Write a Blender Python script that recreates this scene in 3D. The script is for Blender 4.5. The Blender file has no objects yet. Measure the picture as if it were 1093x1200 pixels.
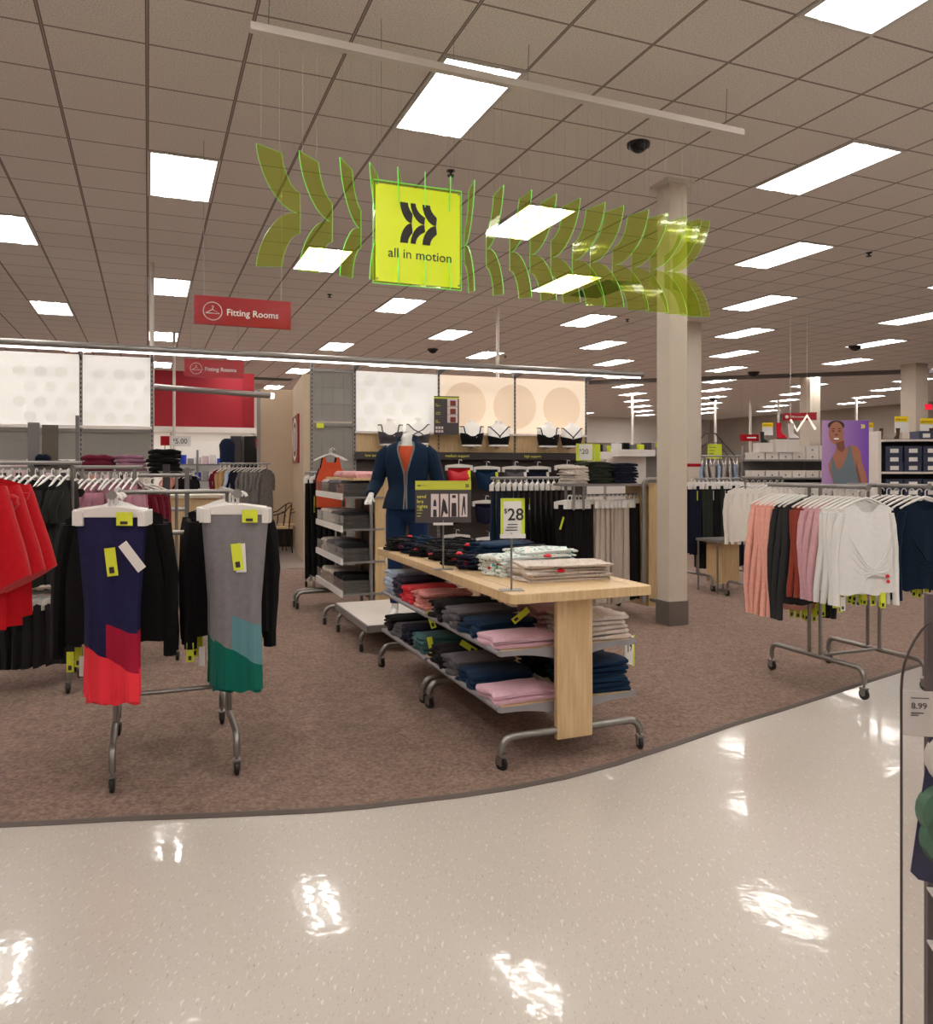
import bpy, bmesh, math, random
from math import sin, cos, pi, sqrt, atan2, radians
random.seed(7)
scene = bpy.context.scene
C = scene.collection
ANG = 0.383
U = (cos(ANG), sin(ANG)); V = (-sin(ANG), cos(ANG))
CZ, F, PX0, PY0 = 1.52, 926.0, 546.5, 548.0
CEIL = 4.27
def W(px, py, Y):            # point seen at a pixel at a given distance in front of the camera
    return ((px-PX0)/F*Y, Y, CZ+(PY0-py)/F*Y)
def FX(o, a, b, z=0.0):      # store axes: a along the rows, b along the columns
    return (o[0]+a*U[0]+b*V[0], o[1]+a*U[1]+b*V[1], z)
ORD = ['first','second','third','fourth','fifth','sixth','seventh','eighth','ninth','tenth','eleventh','twelfth','thirteenth','fourteenth','fifteenth','sixteenth','seventeenth','eighteenth','nineteenth','twentieth']

# ---------------------------------------------------------------- materials
def lin(c):
    return tuple(((x/255)/12.92 if x/255 <= .04045 else ((x/255+.055)/1.055)**2.4) for x in c[:3])+(1,)
MATS = {}
def mat(name, rgb, rough=.6, metal=0, noise=0, nscale=60, bump=0, spec=.5, emit=0, sheen=0, coat=0, rgb2=None):
    if name in MATS: return MATS[name]
    m = bpy.data.materials.new(name); m.use_nodes = True
    N = m.node_tree.nodes; L = m.node_tree.links
    b = N['Principled BSDF']; c = lin(rgb)
    b.inputs['Base Color'].default_value = c
    b.inputs['Roughness'].default_value = rough; b.inputs['Metallic'].default_value = metal
    b.inputs['Specular IOR Level'].default_value = spec
    b.inputs['Sheen Weight'].default_value = sheen; b.inputs['Coat Weight'].default_value = coat
    if emit:
        b.inputs['Emission Color'].default_value = c; b.inputs['Emission Strength'].default_value = emit
    if noise or bump:
        tc = N.new('ShaderNodeTexCoord'); nz = N.new('ShaderNodeTexNoise')
        nz.inputs['Scale'].default_value = nscale; nz.inputs['Detail'].default_value = 4
        L.new(tc.outputs['Object'], nz.inputs['Vector'])
        if noise:
            mx = N.new('ShaderNodeMix'); mx.data_type = 'RGBA'
            c2 = lin(rgb2) if rgb2 else tuple(min(1, x*(1+noise)) for x in c[:3])+(1,)
            c1 = c if rgb2 else tuple(x*(1-noise) for x in c[:3])+(1,)
            mx.inputs[6].default_value = c1; mx.inputs[7].default_value = c2
            L.new(nz.outputs['Fac'], mx.inputs[0]); L.new(mx.outputs[2], b.inputs['Base Color'])
        if bump:
            bp = N.new('ShaderNodeBump'); bp.inputs['Strength'].default_value = bump; bp.inputs['Distance'].default_value = .01
            L.new(nz.outputs['Fac'], bp.inputs['Height']); L.new(bp.outputs['Normal'], b.inputs['Normal'])
    MATS[name] = m; return m
def fab(name, rgb, noise=.18, nscale=35): return mat(name, rgb, .9, 0, noise, nscale, .3, .15, sheen=.04 if sum(rgb) < 200 else .12)

def wood_mat():
    m = mat('light_wood', (214,184,140), .45)
    N = m.node_tree.nodes; L = m.node_tree.links; b = N['Principled BSDF']
    tc = N.new('ShaderNodeTexCoord'); mp = N.new('ShaderNodeMapping'); mp.inputs['Scale'].default_value = (9,9,.7)
    nz = N.new('ShaderNodeTexNoise'); nz.inputs['Scale'].default_value = 6; nz.inputs['Detail'].default_value = 6
    rp = N.new('ShaderNodeValToRGB'); e = rp.color_ramp.elements
    e[0].position = .35; e[0].color = lin((205,172,126)); e[1].position = .7; e[1].color = lin((222,194,152))
    L.new(tc.outputs['Object'], mp.inputs[0]); L.new(mp.outputs[0], nz.inputs['Vector']); L.new(nz.outputs['Fac'], rp.inputs[0]); L.new(rp.outputs[0], b.inputs['Base Color'])
    return m
WOOD = wood_mat()
STEEL = mat('brushed_steel', (150,146,142), .38, .85, .08, 30)
RAIL = mat('satin_grey_rail', (150,146,144), .45, .55, .06, 30)
GREYM = mat('grey_powdercoat', (120,116,116), .5, .2, .05, 40)
DGREY = mat('charcoal_metal', (62,58,60), .5, .1, .08, 40)
RUB = mat('black_rubber', (26,24,24), .5)
WPL = mat('white_plastic', (232,228,224), .4, 0, .02)
WPAINT = mat('white_paint', (222,214,206), .6, 0, .03, 10)
BLK = mat('black_gloss', (14,14,16), .12)
TAGY = mat('lime_tag', (222,232,60), .6, 0, .03)
TAGW = mat('white_tag', (235,232,228), .6, 0, .02)
INK = mat('charcoal_ink', (52,48,50), .6, 0, .02)
SIGNRED = mat('sign_red', (168,10,30), .25, 0, .04, 3)
SIGNWHITE = mat('sign_white', (240,236,234), .5, 0, .01)
LIME = mat('lime_print', (205,220,50), .5, 0, .03)
CARD = mat('charcoal_card', (72,66,68), .6, 0, .04)

def ceiling_mat():
    m = bpy.data.materials.new('ceiling_tiles'); m.use_nodes = True
    N = m.node_tree.nodes; L = m.node_tree.links; b = N['Principled BSDF']
    b.inputs['Roughness'].default_value = .95; b.inputs['Specular IOR Level'].default_value = .1
    tc = N.new('ShaderNodeTexCoord'); sp = N.new('ShaderNodeSeparateXYZ'); L.new(tc.outputs['Object'], sp.inputs[0])
    def m1(op, a, bb):
        n = N.new('ShaderNodeMath'); n.operation = op
        for i, x in enumerate((a, bb)):
            if x is None: continue
            if isinstance(x, (int, float)): n.inputs[i].default_value = x
            else: L.new(x, n.inputs[i])
        return n.outputs[0]
    def line(o, wdt):
        fr = m1('FRACT', m1('DIVIDE', o, .61), None)
        d = m1('MINIMUM', fr, m1('SUBTRACT', 1, fr))
        return m1('LESS_THAN', d, wdt)
    g = m1('MAXIMUM', line(sp.outputs[0], .020), line(sp.outputs[1], .014))
    core = m1('MAXIMUM', line(sp.outputs[0], .008), line(sp.outputs[1], .005))
    nz = N.new('ShaderNodeTexNoise'); nz.inputs['Scale'].default_value = 90; nz.inputs['Detail'].default_value = 5
    L.new(tc.outputs['Object'], nz.inputs['Vector'])
    rp = N.new('ShaderNodeValToRGB'); e = rp.color_ramp.elements
    e[0].position = .3; e[0].color = lin((196,186,176)); e[1].position = .62; e[1].color = lin((226,216,206))
    L.new(nz.outputs['Fac'], rp.inputs[0])
    mx = N.new('ShaderNodeMix'); mx.data_type = 'RGBA'; L.new(g, mx.inputs[0]); L.new(rp.outputs[0], mx.inputs[6]); mx.inputs[7].default_value = lin((120,106,98))
    mx2 = N.new('ShaderNodeMix'); mx2.data_type = 'RGBA'; L.new(core, mx2.inputs[0]); L.new(mx.outputs[2], mx2.inputs[6]); mx2.inputs[7].default_value = lin((158,144,134))
    L.new(mx2.outputs[2], b.inputs['Base Color']); L.new(mx2.outputs[2], b.inputs['Emission Color']); b.inputs['Emission Strength'].default_value = .06  # faint emission added to the tiles as ambient fill; the ceiling is no lamp
    return m
def carpet_mat():
    m = bpy.data.materials.new('carpet_pile'); m.use_nodes = True
    N = m.node_tree.nodes; L = m.node_tree.links; b = N['Principled BSDF']
    b.inputs['Roughness'].default_value = 1; b.inputs['Specular IOR Level'].default_value = .1
    tc = N.new('ShaderNodeTexCoord')
    def nzz(s, d=5):
        n = N.new('ShaderNodeTexNoise'); n.inputs['Scale'].default_value = s; n.inputs['Detail'].default_value = d; L.new(tc.outputs['Object'], n.inputs['Vector']); return n
    a = nzz(55); c = nzz(9, 8); v = N.new('ShaderNodeTexVoronoi'); v.feature = 'DISTANCE_TO_EDGE'; v.inputs['Scale'].default_value = 7
    wn = nzz(6, 3); ad = N.new('ShaderNodeMix'); ad.data_type = 'VECTOR'; ad.inputs[0].default_value = .25
    L.new(tc.outputs['Object'], ad.inputs[4]); L.new(wn.outputs['Color'], ad.inputs[5]); L.new(ad.outputs[1], v.inputs['Vector'])
    rp = N.new('ShaderNodeValToRGB'); e = rp.color_ramp.elements
    e[0].position = .32; e[0].color = lin((114,94,84)); e[1].position = .7; e[1].color = lin((152,131,119))
    L.new(a.outputs['Fac'], rp.inputs[0])
    r2 = N.new('ShaderNodeValToRGB'); e = r2.color_ramp.elements
    e[0].position = 0; e[0].color = (.4,.4,.4,1); e[1].position = .02; e[1].color = (0,0,0,1); L.new(v.outputs['Distance'], r2.inputs[0])
    mx = N.new('ShaderNodeMix'); mx.data_type = 'RGBA'; L.new(r2.outputs[0], mx.inputs[0]); L.new(rp.outputs[0], mx.inputs[6]); mx.inputs[7].default_value = lin((138,98,90))
    r3 = N.new('ShaderNodeValToRGB'); e = r3.color_ramp.elements
    e[0].position = .3; e[0].color = (.9,.9,.9,1); e[1].position = .7; e[1].color = (1.08,1.08,1.08,1); L.new(c.outputs['Fac'], r3.inputs[0])
    ml = N.new('ShaderNodeMix'); ml.data_type = 'RGBA'; ml.blend_type = 'MULTIPLY'; ml.inputs[0].default_value = 1
    L.new(mx.outputs[2], ml.inputs[6]); L.new(r3.outputs[0], ml.inputs[7]); L.new(ml.outputs[2], b.inputs['Base Color'])
    bp = N.new('ShaderNodeBump'); bp.inputs['Strength'].default_value = .5; bp.inputs['Distance'].default_value = .01; L.new(a.outputs['Fac'], bp.inputs['Height']); L.new(bp.outputs[0], b.inputs['Normal'])
    return m
def vinyl_mat():
    m = bpy.data.materials.new('polished_vinyl_tile'); m.use_nodes = True
    N = m.node_tree.nodes; L = m.node_tree.links; b = N['Principled BSDF']
    b.inputs['Roughness'].default_value = .3; b.inputs['Specular IOR Level'].default_value = .25; b.inputs['Coat Weight'].default_value = .38; b.inputs['Coat Roughness'].default_value = .05
    tc = N.new('ShaderNodeTexCoord')
    def flecks(rot, sc, thr):
        mp = N.new('ShaderNodeMapping'); mp.inputs['Rotation'].default_value = (0,0,rot); mp.inputs['Scale'].default_value = sc
        v = N.new('ShaderNodeTexNoise'); v.inputs['Scale'].default_value = 1; v.inputs['Detail'].default_value = 1
        L.new(tc.outputs['Object'], mp.inputs[0]); L.new(mp.outputs[0], v.inputs['Vector'])
        r = N.new('ShaderNodeValToRGB'); e = r.color_ramp.elements; e[0].position = thr; e[0].color = (0,0,0,1); e[1].position = thr+.03; e[1].color = (1,1,1,1)
        L.new(v.outputs['Fac'], r.inputs[0]); return r.outputs[0]
    base = lin((194,186,177)); cur = None
    for k, (rot, sc, thr, col) in enumerate(((.3,(95,30,1),.66,(186,176,166)), (1.2,(105,32,1),.67,(190,178,166)), (2.1,(90,28,1),.66,(214,208,202)), (2.7,(110,34,1),.70,(172,162,150)))):
        mx = N.new('ShaderNodeMix'); mx.data_type = 'RGBA'; L.new(flecks(rot, sc, thr), mx.inputs[0])
        if cur is None: mx.inputs[6].default_value = base
        else: L.new(cur, mx.inputs[6])
        mx.inputs[7].default_value = lin(col); cur = mx.outputs[2]
    # faint 30 cm tile joints
    mp = N.new('ShaderNodeMapping'); mp.inputs['Rotation'].default_value = (0,0,-ANG)
    br = N.new('ShaderNodeTexBrick'); br.offset = 0; br.inputs['Scale'].default_value = 1; br.inputs['Brick Width'].default_value = .305; br.inputs['Row Height'].default_value = .305; br.inputs['Mortar Size'].default_value = .0009
    L.new(tc.outputs['Object'], mp.inputs[0]); L.new(mp.outputs[0], br.inputs['Vector'])
    mj = N.new('ShaderNodeMix'); mj.data_type = 'RGBA'; L.new(br.outputs['Fac'], mj.inputs[0]); L.new(cur, mj.inputs[6]); mj.inputs[7].default_value = lin((196,186,174))
    L.new(mj.outputs[2], b.inputs['Base Color'])
    nz = N.new('ShaderNodeTexNoise'); nz.inputs['Scale'].default_value = 14; nz.inputs['Detail'].default_value = 2; L.new(tc.outputs['Object'], nz.inputs['Vector'])
    bp = N.new('ShaderNodeBump'); bp.inputs['Strength'].default_value = .035; bp.inputs['Distance'].default_value = .02; L.new(nz.outputs['Fac'], bp.inputs['Height'])
    L.new(bp.outputs[0], b.inputs['Coat Normal']); L.new(bp.outputs[0], b.inputs['Normal'])
    return m
def acrylic(name, tint, gloss, fac=.1, diff=None, dfac=0):
    m = bpy.data.materials.new(name); m.use_nodes = True; N = m.node_tree.nodes; L = m.node_tree.links
    N.remove(N['Principled BSDF']); out = N['Material Output']
    t = N.new('ShaderNodeBsdfTransparent'); t.inputs[0].default_value = tint
    g = N.new('ShaderNodeBsdfGlossy'); g.inputs[0].default_value = gloss; g.inputs['Roughness'].default_value = .03
    fr = N.new('ShaderNodeFresnel'); fr.inputs[0].default_value = 1.45
    mx = N.new('ShaderNodeMixShader'); ge = N.new('ShaderNodeNewGeometry'); inv = N.new('ShaderNodeMath'); inv.operation = 'SUBTRACT'; inv.inputs[0].default_value = 1; L.new(ge.outputs['Backfacing'], inv.inputs[1]); ml = N.new('ShaderNodeMath'); ml.operation = 'MULTIPLY'; L.new(fr.outputs[0], ml.inputs[0]); L.new(inv.outputs[0], ml.inputs[1]); L.new(ml.outputs[0], mx.inputs[0]); L.new(t.outputs[0], mx.inputs[1]); L.new(g.outputs[0], mx.inputs[2])
    o = mx.outputs[0]
    if diff:
        d = N.new('ShaderNodeBsdfDiffuse'); d.inputs[0].default_value = diff
        tl = N.new('ShaderNodeBsdfTranslucent'); tl.inputs[0].default_value = diff
        a = N.new('ShaderNodeMixShader'); a.inputs[0].default_value = .5; L.new(d.outputs[0], a.inputs[1]); L.new(tl.outputs[0], a.inputs[2])
        m2 = N.new('ShaderNodeMixShader'); m2.inputs[0].default_value = dfac; L.new(o, m2.inputs[1]); L.new(a.outputs[0], m2.inputs[2]); o = m2.outputs[0]
    L.new(o, out.inputs[0]); return m
FIN = acrylic('lime_acrylic', (.86,.9,.52,1), (.9,.95,.7,1), diff=(.55,.66,.1,1), dfac=.10)
FINEDGE = mat('lime_acrylic_edge', (120,226,100), .3, emit=.45)  # bright rim of the acrylic put in as green emission, not a lamp
PLEXI = acrylic('clear_plexiglass', (.9,.88,.88,1), (1,1,1,1))
GLASS = acrylic('smoky_bin_plastic', (.8,.78,.76,1), (1,1,1,1), diff=(.7,.68,.66,1), dfac=.12)

# ---------------------------------------------------------------- mesh helpers
class MB:
    def __init__(s): s.v = []; s.f = []; s.m = []
    def add(s, vs, fs, mi=0):
        k = len(s.v); s.v += [tuple(x) for x in vs]; s.f += [tuple(i+k for i in f) for f in fs]; s.m += [mi]*len(fs); return s
    def box(s, x0, x1, y0, y1, z0, z1, mi=0):
        vs = [(x,y,z) for x in (x0,x1) for y in (y0,y1) for z in (z0,z1)]
        return s.add(vs, [(0,1,3,2),(4,6,7,5),(0,4,5,1),(2,3,7,6),(0,2,6,4),(1,5,7,3)], mi)
    def bar(s, p, q, w, h, mi=0):      # box beam p->q, w horizontal-ish, h vertical-ish
        return s.tube([p,q], 1, 4, mi, sq=(w/2*sqrt(2), h/2*sqrt(2)))
    def loft(s, rings, mi=0, cap=True, close=True):
        n = len(rings[0]); k = len(s.v)
        for r in rings: s.v += [tuple(p) for p in r]
        fs = []
        for i in range(len(rings)-1):
            for j in range(n if close else n-1):
                a = k+i*n+j; b = k+i*n+(j+1)%n; fs.append((a,b,b+n,a+n))
        if cap and close:
            fs.append(tuple(range(k+n-1, k-1, -1))); e = k+(len(rings)-1)*n; fs.append(tuple(range(e, e+n)))
        s.f += fs; s.m += [mi]*len(fs); return s
    def tube(s, pts, r, n=8, mi=0, sq=None, rs=None):
        rings = []; m = len(pts); x = None
        for i, p in enumerate(pts):
            a = pts[max(i-1,0)]; b = pts[min(i+1,m-1)]
            d = [b[k]-a[k] for k in range(3)]; l = sqrt(sum(q*q for q in d)) or 1; d = [q/l for q in d]
            if x is None:
                up = (0,0,1) if abs(d[2]) < .9 else (0,1,0)
                x = (d[1]*up[2]-d[2]*up[1], d[2]*up[0]-d[0]*up[2], d[0]*up[1]-d[1]*up[0])
            else:
                q = sum(x[k]*d[k] for k in range(3)); x = [x[k]-q*d[k] for k in range(3)]
            l = sqrt(sum(t*t for t in x)) or 1; x = [t/l for t in x]
            y = (x[1]*d[2]-x[2]*d[1], x[2]*d[0]-x[0]*d[2], x[0]*d[1]-x[1]*d[0])
            rr = rs[i] if rs else r; rx, ry = (sq if sq else (rr, rr)); o = pi/4 if sq else 0
            rings.append([tuple(p[k]+x[k]*cos(2*pi*j/n+o)*rx+y[k]*sin(2*pi*j/n+o)*ry for k in range(3)) for j in range(n)])
        return s.loft(rings, mi)
    def prism(s, pts, t, fn=None, mi=0, mside=None):   # polygon in x,z extruded by t along y (0..t)
        n = len(pts); fn = fn or (lambda x, y, z: (x, y, z)); k = len(s.v)
        s.v += [fn(x,0,z) for x,z in pts]+[fn(x,t,z) for x,z in pts]
        s.f += [tuple(range(k,k+n)), tuple(range(k+2*n-1,k+n-1,-1))]; s.m += [mi]*2
        for i in range(n):
            j = (i+1)%n; s.f.append((k+i,k+n+i,k+n+j,k+j)); s.m.append(mi if mside is None else mside)
        return s
    def lathe(s, prof, c=(0,0,0), n=20, axis='z', mi=0):
        rings = []
        for r, h in prof:
            ring = []
            for j in range(n):
                a = 2*pi*j/n; p = (r*cos(a), r*sin(a), h)
                if axis == 'x': p = (h, r*cos(a), r*sin(a))
                if axis == 'y': p = (r*cos(a), h, r*sin(a))
                ring.append((p[0]+c[0], p[1]+c[1], p[2]+c[2]))
            rings.append(ring)
        return s.loft(rings, mi)
    def build(s, name, mats, parent=None, smooth=True, bevel=0, weld=0, loc=None, rz=None, angle=40):
        me = bpy.data.meshes.new(name); me.from_pydata(s.v, [], s.f)
        if not isinstance(mats, (list, tuple)): mats = [mats]
        for m in mats: me.materials.append(m)
        me.polygons.foreach_set('material_index', s.m)
        bm = bmesh.new(); bm.from_mesh(me)
        if weld: bmesh.ops.remove_doubles(bm, verts=bm.verts, dist=weld)
        bmesh.ops.recalc_face_normals(bm, faces=bm.faces); bm.to_mesh(me); bm.free()
        if smooth:
            me.polygons.foreach_set('use_smooth', [True]*len(me.polygons))
            try: me.set_sharp_from_angle(angle=radians(angle))
            except Exception: pass
        o = bpy.data.objects.new(name, me); C.objects.link(o)
        if parent: o.parent = parent
        if loc: o.location = loc
        if rz is not None: o.rotation_euler.z = rz
        if bevel:
            b = o.modifiers.new('edge', 'BEVEL'); b.width = bevel; b.segments = 2; b.limit_method = 'ANGLE'
        return o
def arc(c, r, a0, a1, n=8, plane='yz'):
    out = []
    for i in range(n+1):
        a = a0+(a1-a0)*i/n; p, q = r*cos(a), r*sin(a)
        out.append((c[0], c[1]+p, c[2]+q) if plane == 'yz' else (c[0]+p, c[1], c[2]+q) if plane == 'xz' else (c[0]+p, c[1]+q, c[2]))
    return out
def thing(name, label, cat, loc=(0,0,0), rz=0, group=None):
    o = bpy.data.objects.new(name, None); C.objects.link(o); o.empty_display_size = .1
    o.location = loc; o.rotation_euler = (0,0,rz); o['label'] = label; o['category'] = cat
    if group: o['group'] = group
    return o
def tag(o, label, cat, group=None):
    o['label'] = label; o['category'] = cat
    if group: o['group'] = group
    return o
def struct(o): o['kind'] = 'structure'; return o
KIDS = {}
def kids(o): return [c for c in o.children]
def dup(root, loc, rz=None, label=None, group=None, scale=None):
    r = root.copy(); C.objects.link(r); r.location = loc
    if rz is not None: r.rotation_euler = (0,0,rz)
    if scale: r.scale = scale
    if label: r['label'] = label
    if group: r['group'] = group
    for ch in list(root.children):
        c = ch.copy(); C.objects.link(c); c.parent = r
        for g in list(ch.children):
            d = g.copy(); C.objects.link(d); d.parent = c
    return r
def text(body, size, m, parent, loc, name='lettering', align='LEFT', rx=pi/2, rz=0, bold=0, ext=.0008):
    cu = bpy.data.curves.new(name, 'FONT'); cu.body = body; cu.size = size; cu.align_x = align; cu.extrude = ext; cu.offset = bold; cu.resolution_u = 3
    t = bpy.data.objects.new(name, cu); C.objects.link(t)
    dg = bpy.context.evaluated_depsgraph_get(); me = bpy.data.meshes.new_from_object(t.evaluated_get(dg))
    C.objects.unlink(t); bpy.data.objects.remove(t)
    me.materials.clear(); me.materials.append(m)
    o = bpy.data.objects.new(name, me); C.objects.link(o); o.parent = parent; o.location = loc; o.rotation_euler = (rx, 0, rz); return o

# ---------------------------------------------------------------- logo outline pieces (unit box 0..1 x 0..1)
def chev(x0, w, d, half, cut=0):
    pts_o, pts_i = [], []
    n = 7
    for i in range(n+1):
        a = i/n; x = d*(1-cos(a*pi/2))**.9; z = 1-.5*sin(a*pi/2)
        pts_o.append((x0+x, z))
    for i in range(n+1):
        a = i/n; x = w+(d*.97)*(1-cos(a*pi/2))**.9; z = 1-.33*sin(a*pi/2)
        pts_i.append((min(x0+x, x0+d+.02), z))
    P = pts_o+pts_i[::-1]
    if cut: P = [(max(x, cut), z) for x, z in P]
    return P if half > 0 else [(x, 1-z) for x, z in P][::-1]
def logo(parent, x, y, z, size, m, name='logo'):
    mb = MB()
    for hf in (1, -1):
        for args in ((0,.2,.3), (.27,.13,.36), (.58,.2,.36)):
            mb.prism([(x+size*px, z+size*pz) for px, pz in chev(*args, hf)], .0015, lambda a, b, c: (a, y-b, c))
    return mb.build(name, m, parent, smooth=False)

# ================================================================ room shell
def gpt(i, j): a = (i-.009)*.61; b = (j+12.07)*.61; return (a*U[0]+b*V[0], a*U[1]+b*V[1])
g0 = gpt(0,0)
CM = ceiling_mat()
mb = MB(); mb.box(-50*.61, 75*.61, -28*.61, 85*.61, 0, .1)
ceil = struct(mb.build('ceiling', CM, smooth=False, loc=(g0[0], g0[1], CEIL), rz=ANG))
mb = MB(); mb.box(-60, 60, -30, 80, -.1, 0)
struct(mb.build('floor', vinyl_mat(), smooth=False))
edge_px = [(-160,972),(0,968),(80,964),(150,960),(260,956),(370,951),(430,946),(480,940),(540,933),(600,924),(660,912),(720,896),(790,873),(860,849),(910,834),(960,818),(1010,801),(1060,785),(1130,764),(1300,722)]
edge = []
for px, py in edge_px:
    Y = F*CZ/(py-PY0); edge.append(((px-PX0)/F*Y, Y))
edge = [(edge[0][0]-10, edge[0][1]-2.3)]+edge+[(30, edge[-1][1]+9)]
mb = MB(); n = len(edge)
top = [(x,y) for x,y in edge]; far = [(x*1.6-2, 62) for x,y in edge]
vs = [(x,y,0) for x,y in top]+[(x,y,0) for x,y in far]+[(x,y,.008) for x,y in top]+[(x,y,.008) for x,y in far]
fs = []
for i in range(n-1): fs += [(2*n+i,2*n+i+1,3*n+i+1,3*n+i), (i,2*n+i,2*n+i+1,i+1)]
mb.add(vs, fs)
o = mb.build('carpet', carpet_mat(), smooth=False); o['kind'] = 'structure'
mb = MB(); rings = []
for i,(x,y) in enumerate(edge):
    a = edge[max(i-1,0)]; b = edge[min(i+1,n-1)]; dx, dy = b[0]-a[0], b[1]-a[1]; l = sqrt(dx*dx+dy*dy); nx, ny = dy/l, -dx/l
    rings.append([(x+nx*t, y+ny*t, z) for t, z in ((-.012,.001),(-.012,.011),(.0,.012),(.02,.004),(.022,.001))])
mb.loft(rings)
struct(mb.build('trim_1', mat('edge_strip', (92,82,76), .7), smooth=False))
# grey tile threshold into the fitting rooms
o0 = FX((W(300,668,11.7)[0], 11.6), 0, 0)
mb = MB(); mb.box(-3.2, 1.5, 0, 9, .008, .014)
struct(mb.build('floor_threshold', mat('grey_vinyl', (150,138,130), .3, 0, .05, 8), smooth=False, loc=(o0[0],o0[1],0), rz=ANG))

BEIGE = mat('beige_paint', (206,186,160), .8, 0, .03, 4)
WWALL = mat('white_wall', (226,220,212), .8, 0, .02, 4)
GWALL = mat('taupe_wall', (176,166,154), .8, 0, .03, 3)
mb = MB(); mb.box(-40, 14, 0, .2, 0, 2.87, 1); mb.box(-40, 14, -.12, .2, 2.87, CEIL, 0)
struct(mb.build('wall_back', [WWALL, GWALL], smooth=False, loc=(7,43,0), rz=ANG))
mb = MB(); mb.box(0, .2, -40, 8, 0, CEIL)
struct(mb.build('wall_right', GWALL, smooth=False, loc=(16,41,0), rz=ANG))
mb = MB(); mb.box(-.2, 0, -14, 40, 0, CEIL)
struct(mb.build('wall_left', GWALL, smooth=False, loc=(-13,6,0), rz=ANG))
mb = MB(); mb.box(-30, 30, -.2, 0, 0, CEIL)
struct(mb.build('wall_front', GWALL, smooth=False, loc=(4,-11,0), rz=ANG))

# ceiling lights
LENS = mat('light_lens', (255,250,244), .5, emit=14)
LFRAME = mat('light_frame', (205,200,194), .5)
Nn = LENS.node_tree.nodes; Ll = LENS.node_tree.links; tcl = Nn.new('ShaderNodeTexCoord'); spl = Nn.new('ShaderNodeSeparateXYZ'); Ll.new(tcl.outputs['Object'], spl.inputs[0])
def lm(op, a_, b_=None, c_=None):
    q_ = Nn.new('ShaderNodeMath'); q_.operation = op
    for ii, xx in enumerate((a_, b_, c_)):
        if xx is None: continue
        if isinstance(xx, (int, float)): q_.inputs[ii].default_value = xx
        else: Ll.new(xx, q_.inputs[ii])
    return q_.outputs[0]
b1_ = lm('LESS_THAN', lm('ABSOLUTE', lm('SUBTRACT', spl.outputs[0], .18)), .035); b2_ = lm('LESS_THAN', lm('ABSOLUTE', lm('SUBTRACT', spl.outputs[0], .43)), .035)
Ll.new(lm('MULTIPLY_ADD', lm('MAXIMUM', b1_, b2_), 36., 5.), Nn['Principled BSDF'].inputs['Emission Strength'])
mb = MB(); x0,x1,y0,y1 = .03,.58,.03,1.19
f1 = MB(); f1.box(.0,.03,0,1.22,-.012,.004); f1.box(.58,.61,0,1.22,-.012,.004); f1.box(.03,.58,0,.03,-.012,.004); f1.box(.03,.58,1.19,1.22,-.012,.004)
mb.box(x0,x1,y0,y1,-.008,.002)
lgroup = 'recessed ceiling light panels'
proto = thing('ceiling_light', 'rectangular white light panel set in the tile ceiling', 'ceiling light', group=lgroup)
mb.build('lens', LENS, proto, smooth=False); f1.build('frame', LFRAME, proto, smooth=False)
first = True; nl = 0
for ci in range(-15, 25):
    for cj in range(-4, 12):
        i = ci*3; j = cj*8+(4 if ci % 2 else 0)
        x, y = gpt(i, j); xc, yc = gpt(i+.5, j+1)
        if yc < -6 or yc > 42: continue
        px = PX0+F*xc/max(yc,.1); pyy = PY0-F*(CEIL-CZ)/max(yc,.1)
        if not (yc > 1 and -60 < px < 1160) and (abs(xc) > 8 or yc > 9): continue
        # keep inside the walls
        rx = (xc-16)*U[0]+(yc-41)*U[1]; by = (xc-7)*V[0]+(yc-43)*V[1]
        if rx > -.7 or by > -1: continue
        nl += 1
        lab = 'rectangular white light panel set in the tile ceiling'
        if first: proto.location = (x,y,CEIL-.001); proto.rotation_euler.z = ANG; first = False
        else: dup(proto, (x,y,CEIL-.001), ANG, lab)
print('lights', nl)
# unlit return-air panel
x, y = gpt(10.12, 4.15); t = thing('ceiling_vent', 'dark unlit return vent panel in the ceiling beside a light', 'vent', (x,y,CEIL-.001), ANG)
mb = MB(); mb.box(.03,.58,.03,1.2,-.006,.0); mb.build('grille', mat('vent_dark', (48,58,46), .6, 0, .3, 60), t, smooth=False)
mb = MB(); mb.box(0,.03,0,1.22,-.012,.004); mb.box(.58,.61,0,1.22,-.012,.004); mb.box(.03,.58,0,.03,-.012,.004); mb.box(.03,.58,1.19,1.22,-.012,.004); mb.build('frame', LFRAME, t, smooth=False)
x, y = W(297, 441, 24)[:2]
mb = MB(); mb.box(0,1.2,0,.6,-.01,.0); tag(mb.build('ceiling_vent', mat('vent_dark',(0,0,0)), smooth=False, loc=(x,y,CEIL-.001), rz=ANG), 'small dark vent in the ceiling beyond the red fitting rooms sign', 'vent')
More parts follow.
